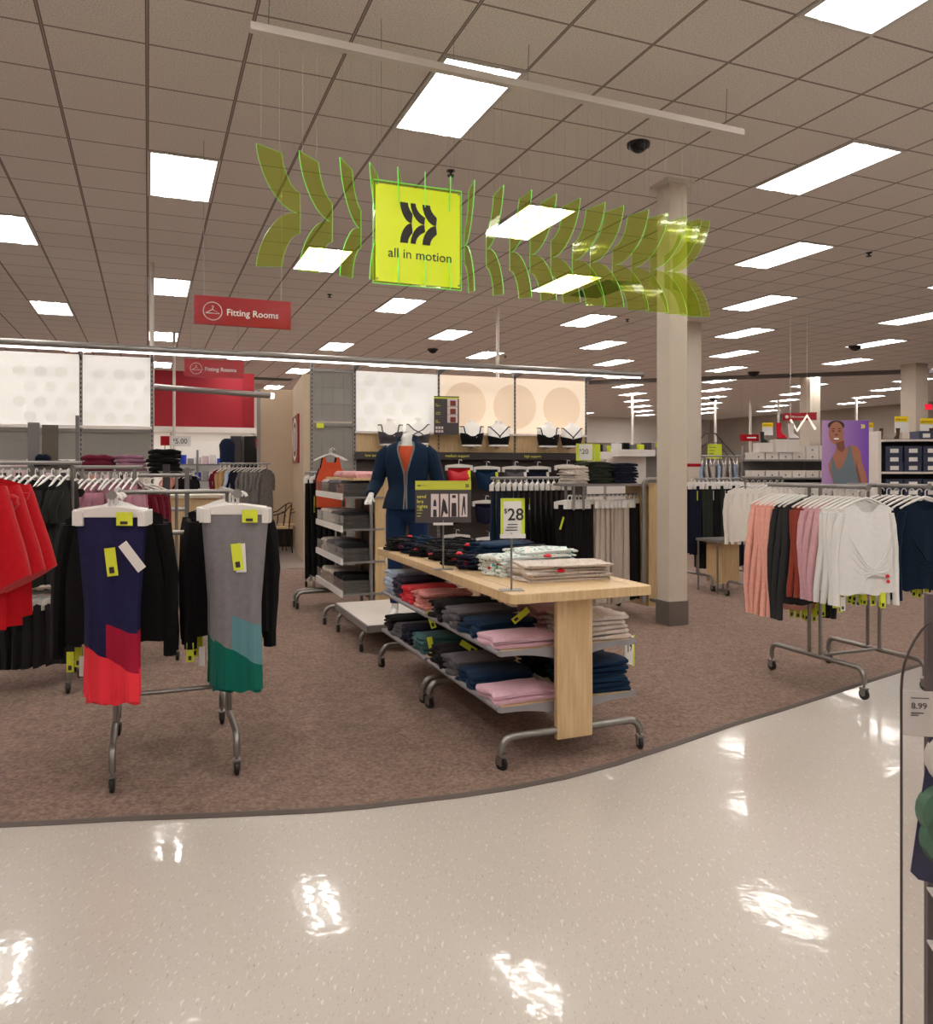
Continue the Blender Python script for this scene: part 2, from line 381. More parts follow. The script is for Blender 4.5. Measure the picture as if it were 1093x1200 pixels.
# dome cameras
def dome(px, py, r, lab):
    Y = F*(CEIL-CZ)/(PY0-py); x, y, z = W(px, py, Y)
    t = thing('dome_camera', lab, 'security camera', (x,y,CEIL))
    MB().lathe([(0,-r*.95),(r*.35,-r*.9),(r*.7,-r*.7),(r*.93,-r*.35),(r,-.03)], n=24).build('dome', BLK, t)
    MB().lathe([(r*1.12,-.03),(r*1.15,-.015),(r*1.15,0)], n=24).build('mount_ring', RUB, t)
for a in ((748,168,.085,'black dome security camera near the hanging green fins'),(507,409,.11,'black dome security camera above the white display panels'),(1002,405,.13,'black dome security camera hiding part of a ceiling light'),(883,436,.15,'small black dome camera among the far ceiling lights'),(836,466,.16,'tiny black dome camera beside the square pillar')): dome(*a)
for k, (px, py, lab) in enumerate(((386,345,'small sprinkler head above the wide fitting rooms sign'),(735,374,'small sprinkler head beside the square pillar'),(1018,296,'small dark sprinkler head between two rows of ceiling lights'),(528,200,'small dark sprinkler head behind the lime square sign'),(592,417,'small sprinkler head beside the thin white ceiling pole'))):
    Y = F*(CEIL-CZ)/(PY0-py); x, y, z = W(px, py, Y)
    MBs = MB().lathe([(.0,-.05),(.035,-.05),(.035,-.044),(.012,-.04),(.01,-.02),(.04,-.006),(.04,0)], n=12)
    tag(MBs.build('sprinkler_head', RUB, loc=(x,y,CEIL)), lab, 'sprinkler')

# pillar
pc = W(784, 735, 7.53)
mb = MB(); mb.box(0,.21,0,.2,.0,CEIL)
struct(mb.build('column', mat('pillar_paint', (208,196,180), .7, 0, .03, 8), smooth=False, bevel=.006, loc=(pc[0],pc[1],0), rz=ANG))
mb = MB(); mb.box(-.008,.218,-.008,.208,.008,.24)
struct(mb.build('trim_2', STEEL, smooth=False, bevel=.003, loc=(pc[0],pc[1],0), rz=ANG))
mb = MB(); mb.box(-.05,.26,-.05,.25,CEIL-.03,CEIL)
struct(mb.build('trim_3', WPAINT, smooth=False, loc=(pc[0],pc[1],0), rz=ANG))
k = 4
for px, Y, r in ((537,0,0),(808,15,.2),(949,24,.3),(1071,21,.35),(303,26,.2)):
    if not Y: continue
    x = (px-PX0)/F*Y; mb = MB(); mb.box(-r/2-.05,r/2+.05,-r/2-.05,r/2+.05,0,CEIL)
    struct(mb.build('column', mat('pillar_paint',(0,0,0)), smooth=False, loc=(x,Y,0), rz=ANG))
for px, Y, lab in ((178,10.6,'thin white ceiling pole rising over the dotted panels'),(583,13.5,'thin white ceiling pole above the cream circle panels'),(741,30,'slim white pole far beyond the folded trousers'),(838,31,'slim white pole beside the lime shelf sign'),(879,31,'slim white pole behind the black boot'),(912,31,'slim white pole behind the red boot'),(958,31,'slim white pole behind the purple poster'),(1003,31,'slim white pole rising behind the purple poster edge'),(204,16,'slim white pole in front of the red soffit')):
    x = (px-PX0)/F*Y; z0 = 2.55 if Y < 14 else 0
    if px == 178: z0 = 2.0
    if px == 583: z0 = 2.9
    tag(MB().tube([(0,0,z0),(0,0,CEIL)], .03 if Y < 20 else .05, 10).build('ceiling_pole', WPAINT, loc=(x,Y,0)), lab, 'pole')
# thin ceiling beam far right
p0 = W(700,452,24.6); mb = MB()
pa = W(690,458,25); pb = W(1250,482,21)
mb.bar((pa[0],pa[1],CEIL-.06),(pb[0],pb[1],CEIL-.06),.1,.12); struct(mb.build('ceiling_beam', GREYM, smooth=False))

# red soffit area over the fitting rooms
RW = mat('red_soffit', (152,16,34), .7, 0, .03, 4)
o0 = W(165, 500, 19.5)
t = FX(o0, 0, 0)
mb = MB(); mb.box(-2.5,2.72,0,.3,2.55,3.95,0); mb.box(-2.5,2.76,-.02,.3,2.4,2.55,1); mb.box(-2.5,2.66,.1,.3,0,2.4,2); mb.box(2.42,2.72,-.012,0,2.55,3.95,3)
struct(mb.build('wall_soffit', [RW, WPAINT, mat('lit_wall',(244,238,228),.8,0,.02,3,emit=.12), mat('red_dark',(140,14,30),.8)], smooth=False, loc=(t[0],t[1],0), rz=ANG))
# beige fitting room walls
c0 = W(343, 641, 15.1)
mb = MB(); mb.box(-.62,0,0,.15,0,3.0); mb.box(-.0,.12,-2.6,.0,0,3.02)
struct(mb.build('wall_fitting', BEIGE, smooth=False, loc=(c0[0],c0[1],0), rz=.28))
mb = MB(); mb.box(-.66,-.60,-.03,.18,0,3.0); struct(mb.build('trim_4', RAIL, smooth=False, loc=(c0[0],c0[1],0), rz=.28))
mb = MB(); mb.box(-.6,0,-.02,0,.0,.35); struct(mb.build('baseboard_fitting', RUB, smooth=False, loc=(c0[0],c0[1],0), rz=.28))
# bullseye picture on the side wall
t = thing('wall_picture', 'red and white bullseye picture on the beige fitting room wall', 'picture', (c0[0],c0[1],0), .28)
mb = MB(); mb.box(-.03,0,-1.75,-.35,1.60,2.44); mb.build('board', SIGNRED, t, smooth=False)
for nm, r0, r1, m in (('ring',.47,.37,SIGNWHITE),('ring',.27,.18,SIGNWHITE)):
    mb = MB(); nn = 36
    vs = [(-.035, -1.05+1.35*r*cos(2*pi*k/nn), 2.02+r*.82*sin(2*pi*k/nn)) for r in (r0,r1) for k in range(nn)]
    mb.add(vs, [(k,(k+1)%nn,nn+(k+1)%nn,nn+k) for k in range(nn)]); mb.build(nm, m, t, smooth=False)
mb = MB(); mb.prism([(cos(a)*.1,sin(a)*.13) for a in [2*pi*k/16 for k in range(16)]], .005, lambda x,y,z: (-.036-y, -1.05+x, 2.02+z)); mb.build('figure', SIGNWHITE, t, smooth=False)

# ================================================================ hanging acrylic fins and sign
FO = (-1.18, 4.5)
fin_px = [300,350,398,433,466,498,528,556,590,623,652,680,709,731,760,783,805,822,832]
fin_ang = [54,36,20,12,3,-3,-9,-14,-23,-29,-36,-41,-47,-49,-56,-58,-60,-61,-62]
def t_at(px):       # distance along the row so that the fin stands in that direction
    r = (px-PX0)/F; return (r*FO[1]-FO[0])/(U[0]-r*U[1])
barz = 4.02
t = thing('suspended_bar', 'long white bar hanging close under the ceiling', 'hanging bar', (FO[0],FO[1],0), ANG)
mb = MB(); mb.bar((-.05,0,barz),(3.45,0,barz-.05),.05,.045); mb.build('bar', WPAINT, t, smooth=False)
for a in (.05, 1.7, 3.3):
    MB().tube([(a,0,barz+.01),(a+.01,0,CEIL)], .003, 5).build('wire', RAIL, t)
def fin_outline():
    D, H = .25, .70; w = .155
    up_o = [(D*(1-cos(a*pi/2))**.85, H-(H/2)*sin(a*pi/2)**1.05) for a in [i/9 for i in range(10)]]
    up_i = [(w+(D+.02-w)*(1-cos(a*pi/2))**.8, H-.02-(H*.3)*sin(a*pi/2)) for a in [i/7 for i in range(8)]]
    lo_o = [(x, H-z) for x, z in up_o][::-1]; lo_i = [(x, H-z) for x, z in up_i]
    return up_o, up_i, lo_o, lo_i
def fin_mesh():
    up_o, up_i, lo_o, lo_i = fin_outline(); mb = MB()
    poly = up_o+lo_o[1:]+lo_i+up_i[::-1]
    # build as strips (concave outline)
    A = up_o+lo_o[1:]; B = up_i+lo_i[::-1]; T = .0028
    nA, nB = len(A), len(B); N = 24
    def samp(L, s):
        k = s*(len(L)-1); i = min(int(k), len(L)-2); f = k-i; return (L[i][0]*(1-f)+L[i+1][0]*f, L[i][1]*(1-f)+L[i+1][1]*f)
    As = [samp(A, i/N) for i in range(N+1)]; Bs = [samp(B, i/N) for i in range(N+1)]
    vs = []
    for P in (As, Bs):
        for s in (-T, T): vs += [(s, y, z) for y, z in P]
    n = N+1; fs = []; ms = []
    for i in range(N):
        a0, a1, b0, b1 = i, n+i, 2*n+i, 3*n+i
        fs += [(a0,a0+1,b0+1,b0), (a1,b1,b1+1,a1+1)]; ms += [0,0]
        fs += [(a0,a1,a1+1,a0+1), (b0,b0+1,b1+1,b1)]; ms += [1,1]
    fs += [(0,2*n,3*n,n),(n-1,2*n-1,4*n-1,3*n-1)]; ms += [1,1]
    k = len(mb.v); mb.v += vs; mb.f += fs; mb.m += ms; return mb
finm = fin_mesh()
proto_fin = None
for k, (px, ang) in enumerate(zip(fin_px, fin_ang)):
    a = t_at(px); p = FX(FO, a, 0); zb = 2.665-.02*a
    lab = f'lime acrylic curved fin hanging in the row, {ORD[k]} fin counted from the fitting rooms side'
    r = thing('acrylic_fin', lab, 'hanging fin', (p[0],p[1],zb), radians(-ang), 'hanging lime acrylic fins') if proto_fin is None else dup(proto_fin, (p[0],p[1],zb), radians(-ang), lab)
    if proto_fin is None:
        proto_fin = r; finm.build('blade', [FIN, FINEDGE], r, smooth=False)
        for yy in (.03,.14): MB().tube([(0,yy,.68),(0,yy,barz-zb)], .0006, 4).build('wire', RAIL, r)
a0, a1 = t_at(441), t_at(545)
t = thing('square_sign', 'lime yellow square hanging sign with charcoal chevron logo', 'sign', FX(FO, a0, .05, 2.65), ANG)
LIMES = mat('lime_sign', (216,232,34), .35, 0, .03, 3, emit=.25)
sw = a1-a0
mb = MB(); mb.box(0.012,sw-.012,.012,.018,.012,.608); mb.build('face', LIMES, t, smooth=False, bevel=.0)
mb = MB(); mb.box(0,sw,.02,.026,0,.63,0); mb.build('acrylic_back', [FIN], t, smooth=False)
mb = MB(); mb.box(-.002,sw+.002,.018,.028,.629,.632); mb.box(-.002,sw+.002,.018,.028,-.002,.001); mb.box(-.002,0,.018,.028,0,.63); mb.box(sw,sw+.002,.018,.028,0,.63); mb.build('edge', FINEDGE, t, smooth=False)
logo(t, sw*.29, .010, .26, .25, INK)
text('all in motion', .083, INK, t, (sw*.52, .009, .165), align='CENTER')
for a in (.05, sw-.05):
    MB().tube([(a,.02,.6),(a,.02,CEIL-2.65)], .0015, 5).build('wire', RAIL, t)
for a in (.02, sw-.02):
    for z in (.025,.605): MB().lathe([(.006,.0),(.006,.012)], (a,.002,z), 8, 'y').build('bolt', RAIL, t)

# ================================================================ red hanging signs
def redsign(px0, px1, ytop, ybot, Y, msg, label, ang=ANG, icon=True):
    p = W(px0, ybot, Y); r = (px1-PX0)/F
    wd = (r*Y-p[0])/(cos(ang)-r*sin(ang)); h = (ybot-ytop)/F*Y
    t = thing('hanging_sign', label, 'sign', p, ang)
    mb = MB(); mb.box(0,wd,0,.03,0,h); mb.build('board', SIGNRED, t, smooth=False, bevel=.003)
    if icon:
        cx, cz, R = h*.62, h*.47, h*.31
        MB().tube([(cx+R*cos(a),-.002,cz+R*sin(a)) for a in [2*pi*k/28 for k in range(29)]], h*.014, 6).build('icon_ring', SIGNWHITE, t)
        MB().tube([(cx-R*.75,-.002,cz-R*.25),(cx,-.002,cz+R*.2),(cx+R*.75,-.002,cz-R*.25),(cx-R*.75,-.002,cz-R*.25)], h*.014, 6).tube([(cx,-.002,cz+R*.2),(cx,-.002,cz+R*.38),(cx+R*.12,-.002,cz+R*.5),(cx,-.002,cz+R*.6),(cx-R*.1,-.002,cz+R*.52)], h*.012, 6).build('hanger_icon', SIGNWHITE, t)
        tx = h*1.08
    else: tx = h*1.0
    sz = min(h*.36, (wd-tx-.02)/(max(1,len(msg))*.52))
    if msg: text(msg, sz, SIGNWHITE, t, (tx, -.002, h*.36), bold=sz*.012)
    else: MB().box(tx,wd*.85,-.004,0,h*.42,h*.6).build('print_line', SIGNWHITE, t, smooth=False)
    for a in (wd*.1, wd*.9): MB().tube([(a,.015,h),(a,.015,CEIL-p[2])], .002, 5).build('wire', RAIL, t)
    return t, h
redsign(227,341,345,379,6.6,'Fitting Rooms','red Fitting Rooms sign hanging in front of the light pipe')
redsign(216,286,420,441,11.6,'Fitting Rooms','smaller red Fitting Rooms sign hanging behind the light pipe')
t, h = redsign(917,957,484,493,23,'Womenswear','red Womenswear sign hanging over the shoe boxes',-.35,False)
MB().lathe([(.0,0),(h*.22,0),(h*.22,.004),(0,.004)], (h*.5,-.006,h*.5), 20, 'y').build('icon_ring', SIGNWHITE, t)
t, h = redsign(867,889,509,517,26,'','small red far sign behind the black boot',0,False)

# ================================================================ wall fixture along the row, origin at tower corner
WO = (-1.53, 10.8)      # px 415
def row_t(px):
    r = (px-PX0)/F; return (r*WO[1]-WO[0])/(U[0]-r*U[1])
HOLE = mat('slot_black', (40,38,38), .8)
def upright(t0, lab, z1=2.95):
    t = thing('wall_upright', lab, 'upright', FX(WO, t0, 0), ANG)
    mb = MB(); mb.box(-.02,.02,-.03,.02,0,z1); mb.build('post', RAIL, t, smooth=False)
    mb = MB()
    for k in range(46): mb.box(-.006,.006,-.0315,-.029,.3+k*.057,.3+k*.057+.03)
    mb.build('slot_column', HOLE, t, smooth=False)
ups = [(row_t(415),'slotted upright between the grey mesh and the white dotted panel'),(row_t(513),'slotted upright where white panel meets cream panel'),(row_t(602),'slotted upright between the two cream circle panels'),(row_t(685),'slotted upright at the end of the cream circle panels'),
       (row_t(365),'slotted upright at the fitting rooms end of the grey mesh'),(row_t(178),'slotted upright at the end of the dotted panels beside the red soffit'),(row_t(95),'slotted upright between the two dotted panels')]
for a, l in ups: upright(a, l)
WPANEL = mat('lit_white_panel', (236,232,226), .6, 0, .02, 3, emit=.42)
CPANEL = mat('lit_cream_panel', (246,224,200), .6, 0, .02, 3, emit=.42)
DOTG = mat('grey_dot_print', (224,221,215), .6, 0, .02, 3, emit=.38)
DOTC = mat('cream_disc_print', (232,208,180), .6, 0, .05, 2, emit=.36)
def disc(mb, cx, cz, r, y, mi, x0=-9, x1=9, z0=-9, z1=9, n=28):
    pts = [(min(max(cx+r*cos(2*pi*k/n),x0),x1), min(max(cz+r*sin(2*pi*k/n),z0),z1)) for k in range(n)]
    mb.prism(pts, .001, lambda a,b,c: (a, y-b, c), mi)
def wpanel(ta, tb, z0, z1, mats, discs, label):
    t = thing('lightbox', label, 'light box', FX(WO, ta, -.04), ANG)
    wd = tb-ta; mb = MB(); mb.box(.02,wd-.02,0,.015,z0,z1,0)
    mb.build('panel', mats[0], t, smooth=False)
    m2 = MB()
    for cx, cz, r in discs: disc(m2, cx, cz, r, -.0005, 0, .021, wd-.021, z0+.002, z1-.002)
    m2.build('circle_print', mats[1], t, smooth=False)
    m3 = MB(); m3.box(0.0,wd,-.03,.0,z0-.03,z0); m3.build('ledge', WPL, t, smooth=False)
    return wd
T = [row_t(p) for p in (415,513,602,685)]
wd = T[1]-T[0]
wpanel(T[0],T[1],2.02,2.84,(WPANEL,DOTG),[(.18+ .27*i+(.135 if j%2 else 0)-.1, 2.12+.2*j, .09) for i in range(3) for j in range(4)], 'white backlit panel with faint grey dots above the bust forms')
wd = T[2]-T[1]
wpanel(T[1],T[2],2.02,2.84,(CPANEL,DOTC),[(.40,2.42,.33),(wd-.02,2.42,.33)], 'cream backlit panel with large tan circles beside the white dotted panel')
wd = T[3]-T[2]
wpanel(T[2],T[3],2.02,2.84,(CPANEL,DOTC),[(.02,2.42,.33),(wd-.42,2.42,.32)], 'cream backlit panel with a large circle at the open end of the wall')
TL = [row_t(p) for p in (-70,95,178)]
wpanel(TL[1],TL[2],2.03,2.88,(WPANEL,DOTG),[(.1+.22*i+(.11 if j%2 else 0), 2.12+.18*j, .07) for i in range(4) for j in range(4)], 'white backlit dotted panel beside the red soffit opening')
wpanel(TL[0],TL[1],2.03,2.88,(WPANEL,DOTG),[(TL[1]-TL[0]-.1-.22*i-(.11 if j%2 else 0), 2.12+.18*j, .07) for i in range(3) for j in range(4)], 'white backlit panel with a few dots at the picture edge')
# light pipe in front
t = thing('light_pipe', 'long grey pipe carrying a light strip across the tops of the panels', 'light pipe', FX(WO, 0, -.45), ANG)
mb = MB(); mb.tube([(row_t(-80),0,2.93),(T[3]+.75,0,2.93)], .042, 14); mb.build('pipe', RAIL, t)
mb = MB(); mb.tube([(row_t(-80),-.0,2.885),(T[3]+.7,0,2.885)], .016, 8); mb.build('light_strip', mat('strip_light',(255,250,240),.5,emit=4), t)
for a in (TL[1],TL[2],T[0],T[1],T[2],T[3]):
    mb = MB(); mb.bar((a,.43,2.86),(a,.02,2.93),.02,.06); mb.build('bracket', DGREY, t, smooth=False)
# second pipe across the fitting room opening
t = thing('cross_pipe', 'thin steel pipe spanning the fitting rooms opening below the red sign', 'pipe', FX(WO, 0, 2.2), ANG)
q = WO[0]+2.2*V[0], WO[1]+2.2*V[1]
def rt2(px): r = (px-PX0)/F; return (r*q[1]-q[0])/(U[0]-r*U[1])
mb = MB(); mb.tube([(rt2(100),0,2.78),(rt2(318),0,2.66)], .045, 12); mb.build('pipe', RAIL, t)
MB().lathe([(0,-.05),(.04,-.03),(.05,0),(.04,.04),(0,.05)], (rt2(318),0,2.66), 12, 'x').build('lamp_cap', mat('strip_light',(0,0,0)), t)

# grey mesh bay 365..415 and grey backing under the left panels
MESHM = mat('grey_wire_mesh', (150,146,140), .6, .3, .12, 120, .3)
def meshpanel(ta, tb, z0, z1, lab, b=-.01):
    t = thing('mesh_panel', lab, 'mesh panel', FX(WO, ta, b), ANG)
    mb = MB(); mb.box(.02,tb-ta-.02,0,.01,z0,z1); mb.build('mesh', MESHM, t, smooth=False)
    mb = MB(); w = tb-ta
    mb.box(.02,w-.02,-.02,.0,z1-.04,z1); mb.box(.02,w-.02,-.02,.0,z0,z0+.04)
    for k in (1,2,3): mb.box(w*k/4-.004,w*k/4+.004,-.006,0,z0,z1)
    for z in (z0+(z1-z0)*.33, z0+(z1-z0)*.66): mb.box(.02,w-.02,-.006,0,z-.004,z+.004)
    mb.build('frame', RAIL, t, smooth=False)
meshpanel(row_t(365),row_t(415),2.15,2.85,'tall grey wire mesh panel beside the white dotted panel')
meshpanel(row_t(365),row_t(415),.3,2.12,'grey metal panel below the tall mesh, with a small lime sticker')
meshpanel(TL[1],TL[2],1.62,1.99,'grey mesh panel under the dotted panel, above stacked sweaters')
meshpanel(TL[0],TL[1],1.62,1.99,'grey mesh panel under the dotted panel at the picture edge')
mb = MB(); mb.box(-.0,.1,0,.002,0,.07); tag(mb.build('lime_sticker', TAGY, smooth=False, loc=FX(WO,row_t(370),-.035,2.05), rz=ANG), 'tiny lime sticker on the grey metal panel', 'sticker')

# slatwall behind the bras
t = thing('slatwall', 'dark slatwall carrying hanging sports bras under the wood band', 'slatwall', FX(WO, T[0], 0), ANG)
Wd = T[3]-T[0]
SL = mat('dark_slat', (66,56,54), .6, 0, .08, 20)
mb = MB(); mb.box(.02,Wd,0,.03,.1,1.74); mb.build('board', SL, t, smooth=False)
mb = MB()
for k in range(16): mb.box(.02,Wd,-.004,0,.15+k*.1,.15+k*.1+.085)
mb.build('slats', SL, t, smooth=False)
t = thing('wood_band', 'pale wood band behind the white bust forms', 'wood panel', FX(WO, T[0], -.03), ANG)
mb = MB(); mb.box(.02,Wd,0,.03,1.74,1.99); mb.build('board', WOOD, t, smooth=False)
t = thing('support_rail', 'charcoal rail with yellow lettering above the hanging bras', 'rail sign', FX(WO, T[0], -.12), ANG)
mb = MB(); mb.box(.0,Wd,0,.09,1.635,1.73); mb.build('rail', DGREY, t, smooth=False)
YEL = mat('yellow_print', (226,222,90), .6, emit=.1)
text('low support', .055, YEL, t, (.12,-.002,1.67)); text('medium support', .055, YEL, t, (1.28,-.002,1.67)); text('high support', .055, YEL, t, (2.52,-.002,1.67))

# bust forms with bras
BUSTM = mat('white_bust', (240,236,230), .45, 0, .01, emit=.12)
def bust_pt(z, a, off=0):     # z 0..0.34 ; a angle, front = -y
    # width / depth profile
    prof = [(0,.125,.085),(.05,.125,.088),(.11,.14,.105),(.17,.145,.10),(.22,.155,.085),(.26,.14,.07),(.285,.085,.06),(.31,.05,.05),(.345,.045,.045)]
    for i in range(len(prof)-1):
        if prof[i][0] <= z <= prof[i+1][0]:
            f = (z-prof[i][0])/(prof[i+1][0]-prof[i][0]); w = prof[i][1]*(1-f)+prof[i+1][1]*f; d = prof[i][2]*(1-f)+prof[i+1][2]*f; break
    else: w, d = prof[-1][1:]
    x = (w+off)*sin(a); y = -(d+off)*cos(a)
    if .05 < z < .19 and cos(a) > 0:
        e = math.exp(-((abs(x)-.06)/.04)**2-((z-.12)/.04)**2)*.028; y -= e
    return (x, y, z)
def bust(name, loc, rz, lab, bm, back=False):
    t = thing(name, lab, 'bust form', loc, rz, 'white bust forms on the wood band')
    n = 28; mb = MB(); zs = [0,.03,.06,.09,.12,.15,.18,.21,.235,.26,.275,.29,.31,.33,.345]
    mb.loft([[bust_pt(z, 2*pi*k/n) for k in range(n)] for z in zs]); mb.build('torso', BUSTM, t)
    mb = MB()
    def topz(a):
        s = cos(a) if not back else -cos(a)
        if s > 0: return .15+.03*abs(sin(a))-(.02 if abs(sin(a)) < .3 else 0)
        return .105+.04*abs(sin(a))
    rings = []
    for f in [i/6 for i in range(7)]:
        rings.append([bust_pt(.02+(topz(2*pi*k/n)-.02)*f, 2*pi*k/n, .005) for k in range(n)])
    mb.loft(rings, cap=False); b = mb.build('sports_bra', bm, t)
    for s in (-1,1):
        mb = MB()
        if not back: path = [bust_pt(.165,s*.62,.006), bust_pt(.20,s*.66,.007), bust_pt(.235,s*.7,.008), bust_pt(.262,s*.85,.01), bust_pt(.262,s*1.57,.012), bust_pt(.255,s*2.3,.01)]
        else: path = [bust_pt(.262,s*1.3,.012), bust_pt(.262,s*.95,.01), bust_pt(.235,s*.66,.008), bust_pt(.19,s*.35,.008), bust_pt(.14,s*.05 if bm is not BRAG else -s*.25,.008), bust_pt(.11,0 if bm is not BRAG else -s*.5,.006)]
        mb.tube(path, .007, 6); mb.build('strap', bm, b)
    MB().lathe([(.05,-.0),(.05,.008)], (0,0,-.008), 14).build('stand', WPL, t)
    mb = MB(); mb.bar((0,.02,-.01),(0,.21,-.01),.03,.02); mb.build('bracket', RAIL, t, smooth=False)
    return t
BRAG = fab('charcoal_bra', (78,76,78)); BRAB = fab('black_bra', (26,24,26))
for px, py, m, bk, lab in ((452,522,BRAG,False,'white bust in a charcoal scoop bra beside the grey mesh'),(484,521,BRAG,True,'white bust seen from behind in a crossed-strap charcoal bra, above the mannequin'),(546,523,BRAB,False,'white bust in a black scoop bra beside the tilted charcoal sign'),(577,523,BRAB,True,'white bust from behind in a black bra with V straps, between scoop bras'),(634,524,BRAB,False,'white bust in a shiny black bra under the seam of the cream panels'),(661,524,BRAB,True,'white bust from behind at the open end of the wood band')):
    a = row_t(px); p = FX(WO, a, -.22)
    z = W(px,py,p[1])[2]
    bust('bust_form', (p[0],p[1],z), .1, lab, m, bk).scale = (1.12,1.05,1.06)

# tilted charcoal sign with photos
t = thing('tilted_sign', 'charcoal bra guide sign leaning on the panel ledge', 'sign', FX(WO, row_t(503), -.2, 1.98), ANG-.12)
mb = MB(); mb.box(0,.36,0,.01,0,.54); mb.build('card', CARD, t, smooth=False)
SKIN = mat('printed_skin', (196,148,124), .7); PRW = mat('printed_white', (222,206,204), .6); PRD = mat('printed_dark', (46,40,44), .6)
mb = MB()
for k in range(3): mb.box(.19,.34,-.003,0,.17+k*.115,.17+k*.115+.11)
mb.build('photo_strip', PRW, t, smooth=False)
mb = MB()
for k in range(3): mb.box(.23,.31,-.005,-.003,.175+k*.115,.25+k*.115)
mb.build('photo_figure', mat('printed_rust',(130,60,46),.7), t, smooth=False)
mb = MB(); mb.box(0,.36,-.003,0,.505,.525); mb.build('lime_line', LIME, t, smooth=False)
for k, s in enumerate(('low\nsupport','medium\nsupport','high\nsupport')): text(s, .022, YEL, t, (.02,-.003,.42-k*.115))
mb = MB()
for k in range(3):
    for j in range(2): mb.box(.02+k*.04,.05+k*.04,-.003,0,.03+j*.05,.065+j*.05)
mb.build('icon_row', PRW, t, smooth=False)

# ---------------------------------------------------------------- garment builders
def panel(mb, w, ztf, ztb, zb, th, rip, nx=16, nz=12, freq=5.5, ph=0, mi=0, curl=0):
    for side in (-1, 1):
        zt = ztf if side < 0 else ztb; vs = []; fs = []
        for j in range(nz+1):
            t = j/nz
            for i in range(nx+1):
                s = -1+2*i/nx; z = zt(s)*(1-t)+zb(s)*t
                y = side*th(t)*sqrt(max(0,1-s*s))**.7 + rip*t*(sin(s*freq+ph)+.5*sin(s*freq*2.1+ph*2+t)) + curl*t*s
                vs.append((s*w(t), y, z))
        for j in range(nz):
            for i in range(nx):
                a = j*(nx+1)+i; fs.append((a,a+1,a+nx+2,a+nx+1))
        mb.add(vs, fs, mi)
def shirt_mesh(Wd=.21, L=.62, neck=.08, sl=.56, th=.03, rip=.012, ph=0, splay=.05, slr=.05):
    mb = MB()
    def shl(s):
        a = abs(s)*Wd
        return .02-.07*(a/Wd)
    def ztf(s):
        a = abs(s)*Wd; 
        return shl(s) if a > neck else shl(s)-.09*(1-(a/neck)**2)
    def ztb(s):
        a = abs(s)*Wd; return shl(s) if a > neck else shl(s)-.02*(1-(a/neck)**2)
    def w(t): return Wd*(1-.06*sin(min(t*2.2,1)*pi)+.06*t)
    panel(mb, w, ztf, ztb, lambda s: -L-.01*sin(s*6+ph), lambda t: .018+th*min(1,t*2), rip, ph=ph)
    for s in (-1,1):
        pts = []; rs = []
        for k in range(9):
            f = k/8; x = s*(Wd*.93+splay*sin(f*pi/2)+.01*sin(f*5+ph)); z = -.075-f*sl; y = .012*sin(f*4+ph)
            pts.append((x,y,z)); rs.append(slr*(1-.38*f)*(1+.06*sin(f*21+ph)))
        rs[0] *= .8
        rings = []
        for (x,y,z), r in zip(pts, rs):
            rings.append([(x+r*cos(a)*.8, y+r*.62*sin(a)*(1+.2*sin(3*a)), z) for a in [2*pi*q/10 for q in range(10)]])
        mb.loft(rings)
    return mb
def shirt_hanger(parent, hook=.085, m=None):
    mb = MB()
    mb.tube([(-.185,0,-.055),(-.12,0,-.022),(-.05,0,.008),(0,0,.022),(.05,0,.008),(.12,0,-.022),(.185,0,-.055)], .008, 6, rs=[.007,.009,.009,.01,.009,.009,.007])
    o = mb.build('hanger', m or WPL, parent)
    MB().tube([(0,0,.02),(0,0,hook-.045)]+[(.018-.018*cos(a), 0, hook-.03+.018*sin(a)) for a in [0.3*k for k in range(0,12)]], .004, 6).build('hook', m or WPL, o)
    return o
def clip_hanger(parent, wd=.3, hook=.09, depth=.025):
    mb = MB(); mb.prism([(-wd/2,.0),(wd/2,.0),(wd/2,.035),(wd*.1,.05),(-wd*.1,.05),(-wd/2,.035)], depth, lambda x,y,z: (x,y-depth/2,z))
    o = mb.build('hanger', WPL, parent, smooth=False, bevel=.002)
    for s in (-1,1):
        mb = MB(); mb.box(s*wd/2-.018,s*wd/2+.018,-depth*.9,depth*.9,-.04,.03); mb.build('clip', WPL, o, smooth=False, bevel=.003)
    MB().tube([(0,0,.045),(0,0,hook-.03)]+[(.022-.022*cos(a),0,hook-.01+.022*sin(a)) for a in [0.3*k for k in range(0,11)]], .006, 6).build('hook', WPL, o)
    return o
def price_tag(parent, x, y, z, w=.04, h=.11, m=None, rot=0, lg=True, name='price_tag'):
    mb = MB(); c, s = cos(rot), sin(rot)
    mb.box(-w/2,w/2,-.001,.001,-h,0); mb.v = [(x+c*a-s*cc, y+b, z+s*a+c*cc) for a,b,cc in mb.v]
    o = mb.build(name, m or TAGY, parent, smooth=False)
    if lg:
        k = MB(); k.box(-w*.25,w*.2,-.0025,-.001,-h*.9,-h*.68); k.v = [(x+c*a-s*cc, y+b, z+s*a+c*cc) for a,b,cc in k.v]; k.build('logo', INK, o, smooth=False)
    return o
def make_shirt(name, label, cat, loc, rz, m, group, tags=True, **kw):
    t = thing(name, label, cat, loc, rz, group)
    o = shirt_mesh(**kw).build('garment', m, t, weld=1e-4)
    shirt_hanger(t)
    if tags:
        L = kw.get('L', .62)
        price_tag(t, .12+random.uniform(-.03,.03), -.03, -L+.01, .035, .10, TAGY)
    return t
